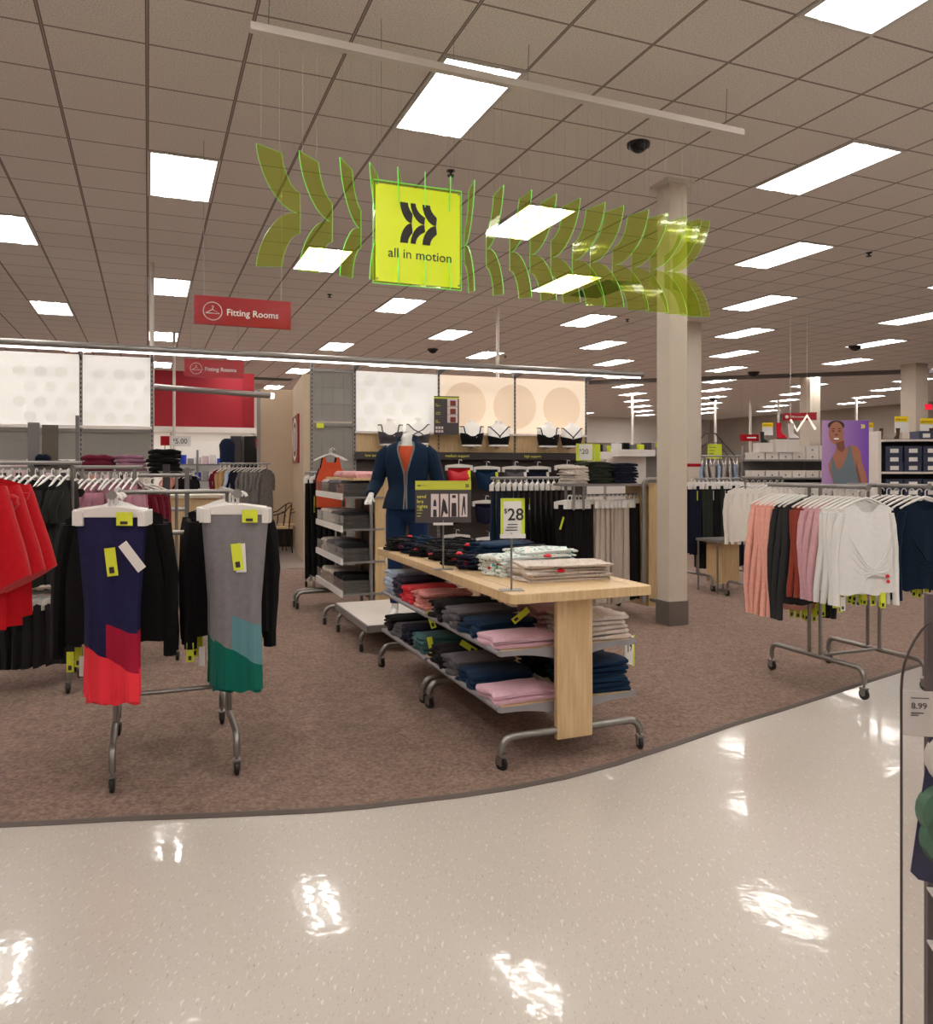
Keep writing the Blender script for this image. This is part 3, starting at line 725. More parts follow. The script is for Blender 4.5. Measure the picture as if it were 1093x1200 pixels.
def pants_mesh(wt=.15, wb=.11, L=.86, th=.02, rip=.01, ph=0, wk=None, legs=False):
    mb = MB(); wk = wk or (wt+wb)/2*.95
    def w(t):
        return wt*(1-t*2)+wk*t*2 if t < .5 else wk*(2-2*t)+wb*(2*t-1)
    panel(mb, w, lambda s: 0, lambda s: 0, lambda s: -L-.012*sin(s*5+ph), lambda t: th*(.6+.6*sin(t*pi*.8)), rip, nz=18, ph=ph)
    return mb

def caster(parent, x, y, z=0, r=.036, rot=0):
    mb = MB(); mb.box(-.018,-.013,-.02,.02,.03,.075); mb.box(.013,.018,-.02,.02,.03,.075); mb.box(-.018,.018,-.024,.024,.07,.078)
    mb.lathe([(.008,.075),(.008,.11)], n=8)
    o = mb.build('caster', STEEL, parent, smooth=False); o.location = (x,y,z); o.rotation_euler.z = rot
    MB().lathe([(.012,-.012),(r*.8,-.012),(r,-.008),(r,.008),(r*.8,.012),(.012,.012)], (0,0,r), 18, 'x').build('wheel', RUB, o)
    MB().lathe([(0,-.013),(.014,-.013),(.014,.013),(0,.013)], (0,0,r), 12, 'x').build('hub', RAIL, o)
def leg_tube(x, y0, y1, zt=.16, zc=.10, r=.016, R=.06):
    return [(x,y0,zc),(x,y0,zt-R)]+arc((x,y0+R,zt-R),R,pi,pi/2,6)+[(x,(y0+y1)/2,zt)]+arc((x,y1-R,zt-R),R,pi/2,0,6)+[(x,y1,zt-R),(x,y1,zc)]
def h_rack(name, label, loc, sep=.57, L=.82, zr=1.39, bars=(.2,), zt=.2, rails=True, zr2=None):
    t = thing(name, label, 'clothing rack', loc, ANG)
    for x in (0, sep):
        MB().tube(leg_tube(x, 0, L, zt), .017, 10).build('leg', STEEL, t)
        for y in (L/2-.05, L/2+.05):
            MB().tube([(x,y,zt),(x,y,zr)], .0125, 8).build('post', STEEL, t)
        caster(t, x, 0); caster(t, x, L)
        if rails:
            MB().tube([(x,-.03,zr),(x,L+.03,zr)], .0155, 10).build('rail', RAIL, t)
            MB().lathe([(0,-.006),(.022,-.006),(.022,.004),(.016,.008)], (x,-.03,zr), 12, 'y').build('end_cap', RAIL, t)
    for z in bars:
        MB().tube([(0,L/2-.02,z),(sep,L/2-.02,z)], .012, 8).build('crossbar', STEEL, t)
    return t

# ================================================================ legging rack near the aisle
LO = (-1.65, 3.68)
h_rack('legging_rack', 'chrome four-arm clothing rack on casters holding colour-block leggings and black hoodies', (LO[0],LO[1],.008), .56, .84, 1.385, (.34,1.17,1.385))
def block_mat(name, c1, c2, c3, za, zb2, k1, k2):
    m = fab(name, c1); N = m.node_tree.nodes; L = m.node_tree.links; b = N['Principled BSDF']
    src = b.inputs['Base Color'].links[0].from_socket
    tc = N.new('ShaderNodeTexCoord'); sp = N.new('ShaderNodeSeparateXYZ'); L.new(tc.outputs['Object'], sp.inputs[0])
    def half(k, z0):
        n = N.new('ShaderNodeMath'); n.operation = 'MULTIPLY_ADD'; n.inputs[1].default_value = k; L.new(sp.outputs[0], n.inputs[0]); L.new(sp.outputs[2], n.inputs[2])
        g = N.new('ShaderNodeMath'); g.operation = 'LESS_THAN'; g.inputs[1].default_value = z0; L.new(n.outputs[0], g.inputs[0]); return g.outputs[0]
    def mul(a, bb):
        n = N.new('ShaderNodeMath'); n.operation = 'MULTIPLY'; L.new(a, n.inputs[0]); L.new(bb, n.inputs[1]); return n.outputs[0]
    gx = N.new('ShaderNodeMath'); gx.operation = 'GREATER_THAN'; gx.inputs[1].default_value = -.02; L.new(sp.outputs[0], gx.inputs[0])
    mx = N.new('ShaderNodeMix'); mx.data_type = 'RGBA'; L.new(mul(half(k1, za), gx.outputs[0]), mx.inputs[0]); L.new(src, mx.inputs[6]); mx.inputs[7].default_value = lin(c2)
    m2 = N.new('ShaderNodeMix'); m2.data_type = 'RGBA'; L.new(half(k2, zb2), m2.inputs[0]); L.new(mx.outputs[2], m2.inputs[6]); m2.inputs[7].default_value = lin(c3)
    L.new(m2.outputs[2], b.inputs['Base Color']); return m
NAVYB = block_mat('navy_coral_blocks', (38,36,72), (168,30,58), (250,62,76), -.50, -.66, .35, .55)
GREYB = block_mat('grey_teal_blocks', (128,124,128), (98,144,152), (12,104,90), -.50, -.67, .35, .55)
def leggings(xo, m, base, colors):
    pr = None
    for k in range(6):
        off = FX(LO, xo+(0,-.014,.012,-.008,.016,-.018)[k], -.02+k*.035, 1.29)
        nm = f'{base} leggings, {ORD[k]} pair from the aisle end of the arm' if k else f'{base} leggings facing the aisle at the arm end, with lime tags'
        t = thing('leggings', nm, 'leggings', off, ANG-.38+random.uniform(-.02,.02)+.008*k, base+' leggings on one arm')
        pants_mesh(.155-.002*k, .125-.006*(k%3), (.86,.85,.88,.84,.87,.86)[k], .016, .014+.005*(k%2), 1+k*1.3, wk=.115).build('garment', m, t, weld=1e-4)
        clip_hanger(t, .29, .095)
        if k == 0:
            price_tag(t, .07, -.027, .025, .075, .062, TAGY); 
    return
leggings(0, NAVYB, 'navy, crimson and coral colour-block', None)
leggings(.56, GREYB, 'grey, blue and teal colour-block', None)
for xo, rot, wt in ((0,.0,True),(.56,0,False)):
    p = FX(LO, xo, -.045, 1.17)
    t = thing('hang_tag', 'lime hang tag dangling over the '+('navy' if xo == 0 else 'grey')+' leggings', 'hang tag', (p[0],p[1],p[2]), ANG-.38)
    price_tag(t, -.01, 0, -.02, .05, .13, TAGY, rot=.12, name='card')
    if wt: price_tag(t, .05, -.003, 0, .045, .15, TAGW, rot=.65, lg=False, name='white_card')
    else: price_tag(t, .01, .003, -.02, .05, .14, TAGW, lg=False, name='white_card', rot=.05)
BLKF = fab('black_fleece', (22,20,22), .3); 
for xo, nmx in ((0,'coral leggings arm'),(.56,'teal leggings arm')):
    for k in range(5):
        p = FX(LO, xo, .30+k*.11, 1.31)
        t = thing('hooded_jacket', f'black long-sleeve jacket behind the {nmx.replace(" arm","")}, {ORD[k]} toward the wall', 'jacket', p, ANG-.25+random.uniform(-.04,.04), 'black jackets on the legging rack')
        shirt_mesh(Wd=.235 if xo == 0 else .20, L=.66+.02*(k%2), neck=.07, sl=.66, th=.035, rip=.012, ph=k*1.7, splay=.06 if xo == 0 else .025, slr=.062).build('garment', BLKF, t, weld=1e-4)
        shirt_hanger(t, .075)
        if k < 3:
            price_tag(t, -.2+k*.03, -.03, -.7, .035, .1, TAGY); price_tag(t, -.14+k*.05, -.04, -.72, .03, .1, TAGW, lg=False, name='white_tag')

# ================================================================ top rack (shirts) on the other side
RO = (2.29+.8*.3737, 5.89-.8*.9275)
h_rack('shirt_rack', 'chrome clothing rack on casters full of long-sleeve tops beside the pillar aisle', (RO[0],RO[1],.008), .56, .82, 1.385, (.2,1.385), zt=.2)
SALM = fab('salmon_jersey', (246,176,160)); PINK = fab('dusty_pink_jersey', (214,168,176)); RUST = fab('rust_jersey', (150,66,52)); CHAR = fab('charcoal_jersey', (52,52,54)); WHT = fab('white_jersey', (236,234,232), .04); NAVY = fab('navy_jersey', (18,32,50)); CREAM = fab('cream_jersey', (232,226,218), .05)
seq = [(WHT,'white'),(WHT,'white'),(WHT,'white'),(WHT,'white'),(PINK,'dusty pink'),(PINK,'dusty pink'),(PINK,'dusty pink'),(RUST,'rust brown'),(RUST,'rust brown'),(CHAR,'charcoal'),(CHAR,'charcoal'),(CHAR,'charcoal'),(SALM,'salmon'),(SALM,'salmon'),(SALM,'salmon'),(SALM,'salmon'),(SALM,'salmon')]
cnt = {}
for k, (m, cn) in enumerate(seq):
    b = -.01+k*.05 if k < 9 else .47+(k-9)*.047
    cnt[cn] = cnt.get(cn, 0)+1; n = cnt[cn]
    L = .60 if k < 9 else .84 if cn == 'charcoal' else .80
    p = FX(RO, .0+random.uniform(-.006,.006), b, 1.30)
    lab = f'{cn} long-sleeve top, {ORD[n-1]} {cn} one from the aisle end of the rail'
    if k == 0: lab = 'white twist-front long-sleeve top facing out with a red security tag'
    t = make_shirt('long_sleeve_top', lab, 'top', p, ANG-.28+random.uniform(-.02,.03), m, cn+' tops on the shirt rack', tags=True, L=L if cn != 'charcoal' else .74, sl=.6 if k < 9 else .78, ph=k*1.1, splay=.05 if k == 0 else .03, slr=.042, th=.014, rip=.008, Wd=.178)
    if k == 0:
        mb = MB()
        for q in range(5):   # draped twist folds
            f = q/4
            kx, kz = .03, -.44; mb.tube([(-.15+.01*q,-.028,-.20-.07*q),(-.08+.01*q,-.036,-.31-.055*q),(-.02,-.04,-.405-.02*q),(kx,-.042,kz-.006*q),(.08,-.04,-.40-.02*q),(.13,-.034,-.31-.045*q),(.165,-.026,-.20-.07*q)], .007, 6, rs=[.001,.005,.008,.009,.008,.005,.001])
        mb.build('twist_folds', m, t)
        mb = MB(); mb.lathe([(0,0),(.012,.003),(.013,.008),(.008,.014),(0,.015)], (.115,-.06,-.48), 12, 'y'); mb.lathe([(0,0),(.012,.003),(.012,.01),(0,.014)], (.118,-.06,-.515), 12, 'y')
        mb.build('security_tag', mat('red_plastic',(216,20,40),.35), t)
for k in range(7):
    m, cn = ((NAVY,'navy') if k < 5 else (CHAR,'charcoal grey'))
    p = FX(RO, .56, 0+k*.06, 1.30)
    lab = f'{cn} long-sleeve top on the second rail, {ORD[k]} from its aisle end' if k else 'navy twist-front long-sleeve top facing out with a red security tag'
    t = make_shirt('long_sleeve_top', lab, 'top', p, ANG-.25, m, cn+' tops on the second rail', tags=k < 5, L=.60, sl=.6, ph=k*1.4, splay=.04, slr=.042, th=.014, rip=.01, Wd=.178)
    if k == 0:
        mb = MB()
        for q in range(5):
            kx, kz = .03, -.44; mb.tube([(-.15+.01*q,-.028,-.20-.07*q),(-.08+.01*q,-.036,-.31-.055*q),(-.02,-.04,-.405-.02*q),(kx,-.042,kz-.006*q),(.08,-.04,-.40-.02*q),(.13,-.034,-.31-.045*q),(.165,-.026,-.20-.07*q)], .007, 6, rs=[.001,.005,.008,.009,.008,.005,.001])
        mb.build('twist_folds', m, t)
        MB().lathe([(0,0),(.012,.003),(.013,.008),(.008,.014),(0,.015)], (.115,-.06,-.48), 12, 'y').build('security_tag', MATS['red_plastic'], t)
tagbits = []
for k in range(12):
    p = FX(RO, -.12+.03*k+random.uniform(-.01,.01), .05+.05*(k%6), 0)
    t = thing('hang_tag', f'small lime hang tag below the white tops, {ORD[k]} in the hanging cluster', 'hang tag', (p[0],p[1],.68+random.uniform(-.03,.03)), ANG-.28, 'lime hang tags under the tops')
    price_tag(t, 0, 0, 0, .034, .09, TAGY if k%4 else TAGW, name='card')

# purple poster standing behind the rack
pp = W(963, 568, 5.95); pw = .35
t = thing('poster_sign', 'purple poster of a smiling woman in a grey tank bra, clipped above the shirt rack', 'poster', (pp[0],pp[1],1.375), ANG-.4)
PUR = mat('poster_purple', (150,112,186), .5, 0, 0)
N = PUR.node_tree.nodes; Lk = PUR.node_tree.links; tc = N.new('ShaderNodeTexCoord'); sx = N.new('ShaderNodeSeparateXYZ'); rp = N.new('ShaderNodeValToRGB'); mr = N.new('ShaderNodeMapRange')
mr.inputs[1].default_value = 0; mr.inputs[2].default_value = .35; Lk.new(tc.outputs['Object'], sx.inputs[0]); Lk.new(sx.outputs[0], mr.inputs[0]); Lk.new(mr.outputs[0], rp.inputs[0])
rp.color_ramp.elements[0].color = lin((178,142,190)); rp.color_ramp.elements[1].color = lin((112,62,168)); Lk.new(rp.outputs[0], N['Principled BSDF'].inputs['Base Color'])
mb = MB(); mb.box(0,pw,0,.006,0,.50); mb.build('board', PUR, t, smooth=False)
mb = MB(); mb.bar((0,.003,-.005),(pw,.003,-.005),.02,.02); mb.build('holder', RAIL, t, smooth=False)
SKN = mat('poster_skin', (168,110,84), .6, 0, .12, 12); SKD = mat('poster_skin_shade', (120,74,58), .6); HR = mat('poster_hair', (58,42,36), .8); BR = mat('poster_grey_fabric', (104,116,126), .7)
def poly(name, pts, m, parent, y): 
    mb = MB(); mb.prism(pts, .0008, lambda a,b,c: (a, y-b, c)); return mb.build(name, m, parent, smooth=False)
def ell(cx, cz, rx, rz2, n=22, rot=0): return [(cx+rx*cos(a)*cos(rot)-rz2*sin(a)*sin(rot), cz+rx*cos(a)*sin(rot)+rz2*sin(a)*cos(rot)) for a in [2*pi*k/n for k in range(n)]]
S = lambda L: [(x/100*pw, z/100*.5) for x, z in L]
fig = poly('figure', S([(32,64),(28,52),(20,44),(13,34),(16,22),(22,10),(25,0),(92,0),(96,10),(92,22),(84,38),(82,52),(76,60),(66,63),(55,61),(49,58),(47,72),(30,72),(30,60)]), SKN, t, -.001)
poly('hair', ell(.30*pw,.462,.062,.038), HR, t, -.0012)
poly('head', ell(.30*pw,.405,.056,.085), SKN, t, -.002)
poly('neck_shade', S([(29,66),(46,70),(49,58),(42,52),(33,56)]), SKD, t, -.0025)
for sx_ in (-1,1):
    poly('eye', ell(.30*pw+sx_*.023,.420,.011,.005,12), HR, t, -.003); poly('eyebrow', ell(.30*pw+sx_*.023,.438,.014,.003,12), HR, t, -.003)
poly('nose', ell(.30*pw,.392,.012,.009,12), SKD, t, -.003)
poly('mouth', ell(.30*pw,.360,.026,.014,16), mat('poster_lip',(130,50,52),.6), t, -.003); poly('teeth', ell(.30*pw,.362,.022,.008,14), SIGNWHITE, t, -.004)
poly('tank_bra', S([(20,38),(19,24),(24,8),(28,2),(80,3),(78,14),(70,34),(64,50),(60,62),(56,62),(53,48),(44,32),(36,26),(30,28),(27,36),(24,42),(22,46),(20,44)]), BR, t, -.002)
poly('arm_line', S([(72,40),(74,34),(86,0),(80,0),(72,26)]), SKD, t, -.0022)
logo(t, .29, -.002, .44, .03, YEL, 'emblem')

# ================================================================ main table
TO = (.22, 3.85)      # near corner of the table top
TW, TL_, TH = .82, 2.46, .90
t = thing('display_table', 'long pale wood display table with two shelf tiers under the top, on casters', 'display table', (TO[0],TO[1],0), ANG)
cx = TW/2
mb = MB()
r = .03
def rr(x0,x1,y0,y1,r,n=5):
    out = []
    for (cx_,cy_,a0) in ((x1-r,y1-r,0),(x0+r,y1-r,pi/2),(x0+r,y0+r,pi),(x1-r,y0+r,3*pi/2)):
        out += [(cx_+r*cos(a0+pi/2*k/n), cy_+r*sin(a0+pi/2*k/n)) for k in range(n+1)]
    return out
mb.loft([[(x,y,z) for x,y in rr(0,TW,0,TL_,.03)] for z in (TH-.05,TH)]); mb.build('table_top', WOOD, t, bevel=.004, angle=30)
mb = MB(); mb.box(.09,.094,.1,TL_-.1,TH-.0001,TH+.0006); mb.box(TW-.094,TW-.09,.1,TL_-.1,TH-.0001,TH+.0006); mb.build('inlay_strip', RAIL, t, smooth=False)
for y0, nm in ((.10,1),(TL_-.13,1)):
    mb = MB(); mb.box(cx-.105,cx+.105,y0,y0+.035,.12,TH-.05); mb.build('end_panel', WOOD, t, smooth=False, bevel=.004)
SHELFG = mat('shelf_grey', (152,148,152), .5, .3, .04); SHW = WOOD
def shelf(y0, y1, z, sgn, nm='shelf'):
    x0, x1 = (.01, cx-.02) if sgn < 0 else (cx+.02, TW-.01)
    o = MB().box(x0,x1,y0,y1,z-.02,z).build(nm, SHW, t, smooth=False)
    xe = x0 if sgn < 0 else x1
    mb = MB(); mb.tube([(xe,y0,z-.008),(xe,y1,z-.008)], .016, 10); mb.build('front_lip', SHELFG, o)
    xi = x1 if sgn < 0 else x0
    for ye in (y0-.004, y1):
        mb = MB()
        up = [(xe,z)]+[(xi,z)]; lowp = [(xi+(xe-xi)*f, z-.075+.05*sin(min(1,f*1.25)*pi/2)) for f in [k/8 for k in range(9)]]
        mb.prism([(xe,z+.004),(xi,z+.004)]+lowp, .004, lambda a,b,c: (a,ye+b,c)); mb.build('side_bracket', SHELFG, o, smooth=False)
Ymid = .10+1.17
for z in (.585,.30):
    for s in (-1,1):
        shelf(.16, Ymid-.02, z, s); shelf(Ymid+.02, TL_-.16, z-(.0 if s > 0 else .0), s)
for yy in (.16, Ymid-.03, Ymid+.03, TL_-.18):
    MB().box(cx-.02,cx+.02,yy-.015,yy+.015,.15,TH-.05).build('post', GREYM, t, smooth=False)
mb = MB(); mb.box(cx-.004,cx+.004,.2,Ymid-.05,.16,.34); mb.box(cx-.004,cx+.004,Ymid+.05,TL_-.2,.16,.34); mb.build('back_rail', WPAINT, t, smooth=False)
for yy in (.12, Ymid-.05, Ymid+.06, TL_-.14):
    pts = [(p[1], yy, p[2]) for p in leg_tube(0, -.0, TW, .165, .1, R=.07)]
    MB().tube(pts, .02, 10).build('leg', STEEL, t)
    caster(t, 0.0, yy, rot=.3, r=.038); caster(t, TW, yy, rot=-.3, r=.038)

def folded(name, label, cat, loc, rz, m, w=.28, d=.3, h=.035, group=None, seed=0, par=None):
    rnd = random.Random(seed); mb = MB(); rings = []; nx = 9
    prof = []
    hs = h
    for k in range(8):      # front fold lip
        a = -pi/2+pi*k/7; prof.append((-d/2-.3*hs*cos(a)*1.0, hs*.5+hs*.5*sin(a)))
    prof += [(-d*.2, hs*1.02), (d*.2, hs*.98), (d/2, hs*.8), (d/2+.005, hs*.4), (d/2, 0.0), (0, 0.0)]
    p1, p2, a1 = rnd.uniform(0,6), rnd.uniform(0,6), rnd.uniform(.006,.018)
    for i in range(nx):
        f = -1+2*i/(nx-1); e = 1-abs(f)**6*.25
        rings.append([(f*w/2+ .006*sin(y*20+p1), y*(.97+.03*e)+a1*sin(f*4+p2), max(0, z*e+ .0042*sin(f*7+p1+y*14)*(z > .4*hs) - .005*abs(f)**3*(z > .4*hs))) for y, z in prof])
    mb.loft(rings)
    if par: return mb.build(name, m, par)
    o = mb.build(name, m, loc=loc, rz=rz); return tag(o, label, cat, group)
def stack(org, a, b, z, n, m, desc, w=.28, d=.3, h=.034, face=-pi/2, item='folded_garment', cat='folded garment', jit=.012):
    ORDn = ['top','second','third','fourth','fifth','sixth','seventh','eighth']
    for k in range(n):
        p = FX(org, a+random.uniform(-jit,jit), b+random.uniform(-jit,jit), z+k*h*.93)
        q = n-1-k
        lab = (f'{desc}, topmost' if q == 0 else f'{desc}, {ORDn[q]} down') if n > 1 else desc
        folded(item, lab, cat, p, ANG+face+random.uniform(-.08,.08), m, w, d, h, f'stack of {desc}'[:60], seed=random.randint(0,9999))
LBL = fab('pale_blue_jersey',(176,190,212)); PLUM = fab('dark_plum_jersey',(54,44,62)); CORAL = fab('coral_red_jersey',(226,54,66)); PEACH = fab('peach_print_jersey',(232,150,142),.5,60)
BLK2 = fab('black_jersey',(24,22,24)); GRY = fab('heather_grey_jersey',(92,88,92)); NVY2 = fab('ink_blue_jersey',(24,48,74)); LIL = fab('lilac_pink_jersey',(222,180,196)); TEAL = fab('dusty_teal_jersey',(70,110,112)); NVK = fab('midnight_jersey',(24,26,44)); MINTP = fab('mint_floral_print',(226,228,222),.1,40); OAT = fab('oatmeal_jersey',(208,196,186))
def print_spots(m, col, sc, thr):
    N = m.node_tree.nodes; L = m.node_tree.links; b = N['Principled BSDF']; src = b.inputs['Base Color'].links[0].from_socket
    tc = N.new('ShaderNodeTexCoord'); nz = N.new('ShaderNodeTexNoise'); nz.inputs['Scale'].default_value = sc; nz.inputs['Detail'].default_value = 3; L.new(tc.outputs['Object'], nz.inputs['Vector'])
    g = N.new('ShaderNodeMath'); g.operation = 'GREATER_THAN'; g.inputs[1].default_value = thr; L.new(nz.outputs['Fac'], g.inputs[0])
    mx = N.new('ShaderNodeMix'); mx.data_type = 'RGBA'; L.new(g.outputs[0], mx.inputs[0]); L.new(src, mx.inputs[6]); mx.inputs[7].default_value = lin(col); L.new(mx.outputs[2], b.inputs['Base Color'])
print_spots(MINTP, (84,160,152), 38, .57); print_spots(OAT, (176,160,150), 45, .62); print_spots(PEACH, (214,92,92), 60, .6)
SH1, SH2 = .588, .303
xs = .19
# near unit: y .2 .. 1.22 ; far unit 1.33..2.27
for b_, m, n, ds in ((.33,LIL,1,'lilac pink folded leggings on the middle shelf, nearest the aisle'.replace(', nearest the aisle',' at the aisle end')),(.60,NVY2,3,'ink blue folded leggings on the middle shelf'),(.84,GRY,4,'heather grey folded leggings on the middle shelf'),(1.10,BLK2,4,'black folded leggings on the middle shelf')):
    stack(TO, xs, b_, SH1, n if m is not LIL else 2, m, ds, w=.25, d=.36, h=.03)
for b_, m, n, ds in ((1.50,PEACH,4,'peach print folded leggings on the middle shelf'),(1.75,CORAL,4,'coral red folded leggings on the middle shelf'),(1.97,PLUM,5,'dark plum folded leggings on the middle shelf'),(2.17,LBL,6,'pale blue folded leggings on the middle shelf')):
    stack(TO, xs, b_, SH1, n, m, ds, w=.22, d=.34, h=.03)
for b_, m, n, ds in ((.33,LIL,2,'lilac pink folded leggings on the bottom shelf'),(.60,NVY2,3,'ink blue folded leggings on the bottom shelf'),(.84,GRY,4,'heather grey folded leggings on the bottom shelf'),(1.10,BLK2,4,'black folded leggings on the bottom shelf')):
    stack(TO, xs, b_, SH2, n, m, ds, w=.25, d=.36, h=.03)
for b_, m, n, ds in ((1.50,TEAL,4,'dusty teal folded leggings on the bottom shelf'),(1.76,NVK,4,'midnight blue folded leggings on the bottom shelf'),(1.98,GRY,3,'dark grey folded leggings on the bottom shelf'),(2.17,BLK2,4,'black folded leggings at the wall end of the bottom shelf')):
    stack(TO, xs, b_, SH2, n, m, ds, w=.22, d=.34, h=.03)
stack(TO, TW-.19, .36, SH1, 5, fab('cream_floral_print',(226,208,200),.4,30), 'cream printed folded leggings on the pillar side shelf', w=.3, d=.34, h=.028, face=pi/2)
stack(TO, TW-.19, .36, SH2, 6, NVY2, 'ink blue folded leggings on the pillar side shelf', w=.3, d=.34, h=.03, face=pi/2)
stack(TO, TW-.19, .75, SH1, 4, LIL, 'lilac folded leggings on the pillar side shelf', w=.3, d=.34, h=.03, face=pi/2)
stack(TO, TW-.19, .75, SH2, 4, BLK2, 'black folded leggings on the pillar side shelf', w=.3, d=.34, h=.03, face=pi/2)
# lime tags poking out of the shelves
for a_, b_, z_, rt, lab in ((.12,.98,.46,1.0,'lime hang tag lying across the grey leggings on the bottom shelf'),(.02,1.28,.60,.3,'lime hang tag hanging off the middle shelf joint'),(.05,1.36,.42,.2,'pale tag beside the dusty teal leggings'),(.30,.42,.74,-.9,'lime hang tag dangling above the lilac leggings')):
    p = FX(TO, a_, b_, z_); t = thing('hang_tag', lab, 'hang tag', p, ANG-.3); price_tag(t, 0, 0, 0, .035, .11, TAGY, rot=rt, name='card')
# price sign on pillar side shelf
t = thing('shelf_sign', 'small tilted price sign reading 19 on the shelf corner facing the pillar', 'price sign', FX(TO, TW+.01, .28, .60), ANG+.6)
mb = MB(); mb.box(0,.13,-.002,.002,-.17,0); mb.v = [(x,y,z-x*.35) for x,y,z in mb.v]; mb.build('card', TAGW, t, smooth=False)
mb = MB(); mb.box(.115,.135,-.003,.001,-.215,-.04); mb.build('lime_edge', TAGY, t, smooth=False)
text('19', .08, INK, t, (.02,-.004,-.12))

# table top merchandise
def bra_pile(a, b, n, m, desc, red=True, mint=False):
    for k in range(n):
        p = FX(TO, a+random.uniform(-.015,.015), b+random.uniform(-.015,.015), TH+k*.017)
        q = n-1-k; lab = f'{desc}, topmost' if q == 0 else f'{desc}, {["top","second","third","fourth","fifth","sixth"][q]} down'
        t = thing('folded_bra', lab, 'folded bra', p, ANG-pi/2+.35+random.uniform(-.35,.35), 'folded sports bras on the table top')
        folded('body', None, None, None, 0, m, .16, .17, .019, seed=random.randint(0,9999), par=t)
        s = MB()
        for q2 in (-1,1):
            w1, w2, h1 = random.uniform(.02,.05), random.uniform(.10,.15), random.uniform(.0,.016)
            s.tube([(q2*.06,-.06,.018),(q2*(.05+w1*.5),-w2*.85,.010+h1),(q2*w1,-w2,.007+h1),(q2*(w1-.05),-w2*.8,.012),(q2*.0,-.06,.02)], .0065, 6)
        s.tube([(-.07,-.03,.020),(-.03,.0,.027),(.03,-.01,.029),(.07,.04,.021)], .007, 6)
        s.build('strap', m, t)
        if red and k % 3 == 1 and random.random() < .7:
            MB().lathe([(0,0),(.02,.002),(.022,.01),(.01,.02),(0,.021)], (random.uniform(-.06,.04),-.10,.018), 10).build('security_tag', MATS['red_plastic'], t)
dk = [BLK2, NVK, BLK2, NVY2, BLK2, BLK2, NVK, BLK2]
rows = [(.14,2.22),(.17,1.98),(.20,1.75),(.30,2.28),(.22,1.50),(.22,1.24),(.24,.99),(.42,2.15),(.44,1.85),(.47,1.55),(.62,2.2),(.66,1.85)]
names = ['black strappy sports bra at the far table corner','midnight strappy bra beside the far corner pile','black bra with red tags left of the sign pole','ink blue bra behind the corner pile','black bra beside the charcoal sign pole','black looped bra between the two table signs','dark bra beside the mint floral pile','black bra in the middle row behind the sign pole','midnight bra in the middle row of the table','ink blue bra in the middle row near the price sign','black bra by the table edge facing the wall','black bra by the table edge below hanging trousers']
for k, (a, b) in enumerate(rows):
    nm = names[k].replace('left of','beside')
    bra_pile(a, b, 4 if k%3 else 5, dk[k%8], nm)
for a, b, n, m, ds in ((.44,1.14,6,NVY2,'ink blue folded leggings across the table middle'),(.64,1.42,5,NVK,'midnight folded leggings on the far side of the table'),(.62,1.08,5,BLK2,'black folded leggings behind the ink blue stack')):
    stack(TO, a, b, TH, n, m, ds, w=.2, d=.3, h=.026, face=-pi/2+.2)
stack(TO, .30, .70, TH, 5, MINTP, 'mint floral folded leggings beside the price sign', w=.22, d=.26, h=.024, face=-pi/2+.25, jit=.02)
stack(TO, .56, .78, TH, 6, MINTP, 'mint floral folded leggings behind the oatmeal stack', w=.24, d=.36, h=.024, face=-pi/2+.1)
stack(TO, .50, .42, TH, 5, OAT, 'oatmeal printed folded leggings at the aisle end of the table', w=.26, d=.5, h=.021, face=-pi/2-.05, jit=.015)
for k, (a, b, z) in enumerate(((.22,.62,.96),(.25,.80,.99),(.2,.70,.93),(.46,.50,1.01),(.44,.31,.95),(.58,.36,.98))):
    p = FX(TO, a, b, z)
    tag(MB().lathe([(0,0),(.022,.003),(.024,.012),(.012,.02),(0,.022)], n=12).build('security_tag', MATS['red_plastic'], loc=p), ['red security tag on the mint floral leggings beside the price pole','upper red security tag behind the price pole','low red security tag at the mint leggings fold','red security tag on top of the oatmeal leggings','red security tag on the front fold of the oatmeal leggings','red security tag near the table edge on oatmeal leggings'][k], 'security tag')

# sign stands on the table
t = thing('price_sign_stand', 'tall pole sign reading $28 standing on the aisle corner of the table', 'price sign', FX(TO, .06, .13, TH), ANG-.25)
mb = MB(); mb.box(-.06,.06,-.04,.04,0,.004); mb.build('base', STEEL, t, smooth=False, bevel=.001)
MB().tube([(0,0,0),(0,0,.29)], .005, 8).build('pole', STEEL, t)
zb = .275
mb = MB(); mb.box(-.058,.072,-.006,.006,zb-.012,zb+.01); mb.build('clip', WPL, t, smooth=False)
mb = MB(); mb.box(-.055,.068,-.003,.003,zb,zb+.19); mb.build('card', TAGW, t, smooth=False)
mb = MB(); mb.box(-.055,-.042,-.0045,-.003,zb,zb+.19); mb.box(.05,.068,-.0045,-.003,zb,zb+.19); mb.box(-.055,.068,-.0045,-.003,zb+.176,zb+.19); mb.build('lime_border', LIME, t, smooth=False)
text('$', .034, INK, t, (-.040,-.005,zb+.115)); text('28', .085, INK, t, (-.022,-.005,zb+.08), bold=.001)
for k in range(3):
    mb = MB(); mb.box(-.02-.006*k+.0,.03,-.0045,-.003,zb+.055-.014*k,zb+.060-.014*k); mb.build('small_print', INK, t, smooth=False)
bp = FX(TO, .025, 1.03, TH)
t = thing('info_sign_stand', 'charcoal sign on a pole with lime header and four legging photos', 'sign', bp, ANG-.3)
mb = MB(); mb.box(-.06,.06,-.04,.04,0,.004); mb.build('base', STEEL, t, smooth=False)
MB().tube([(0,0,0),(0,0,.30)], .005, 8).build('pole', STEEL, t)
mb = MB(); mb.box(-.06,.06,-.008,.008,.27,.285); mb.build('clip', WPL, t, smooth=False)
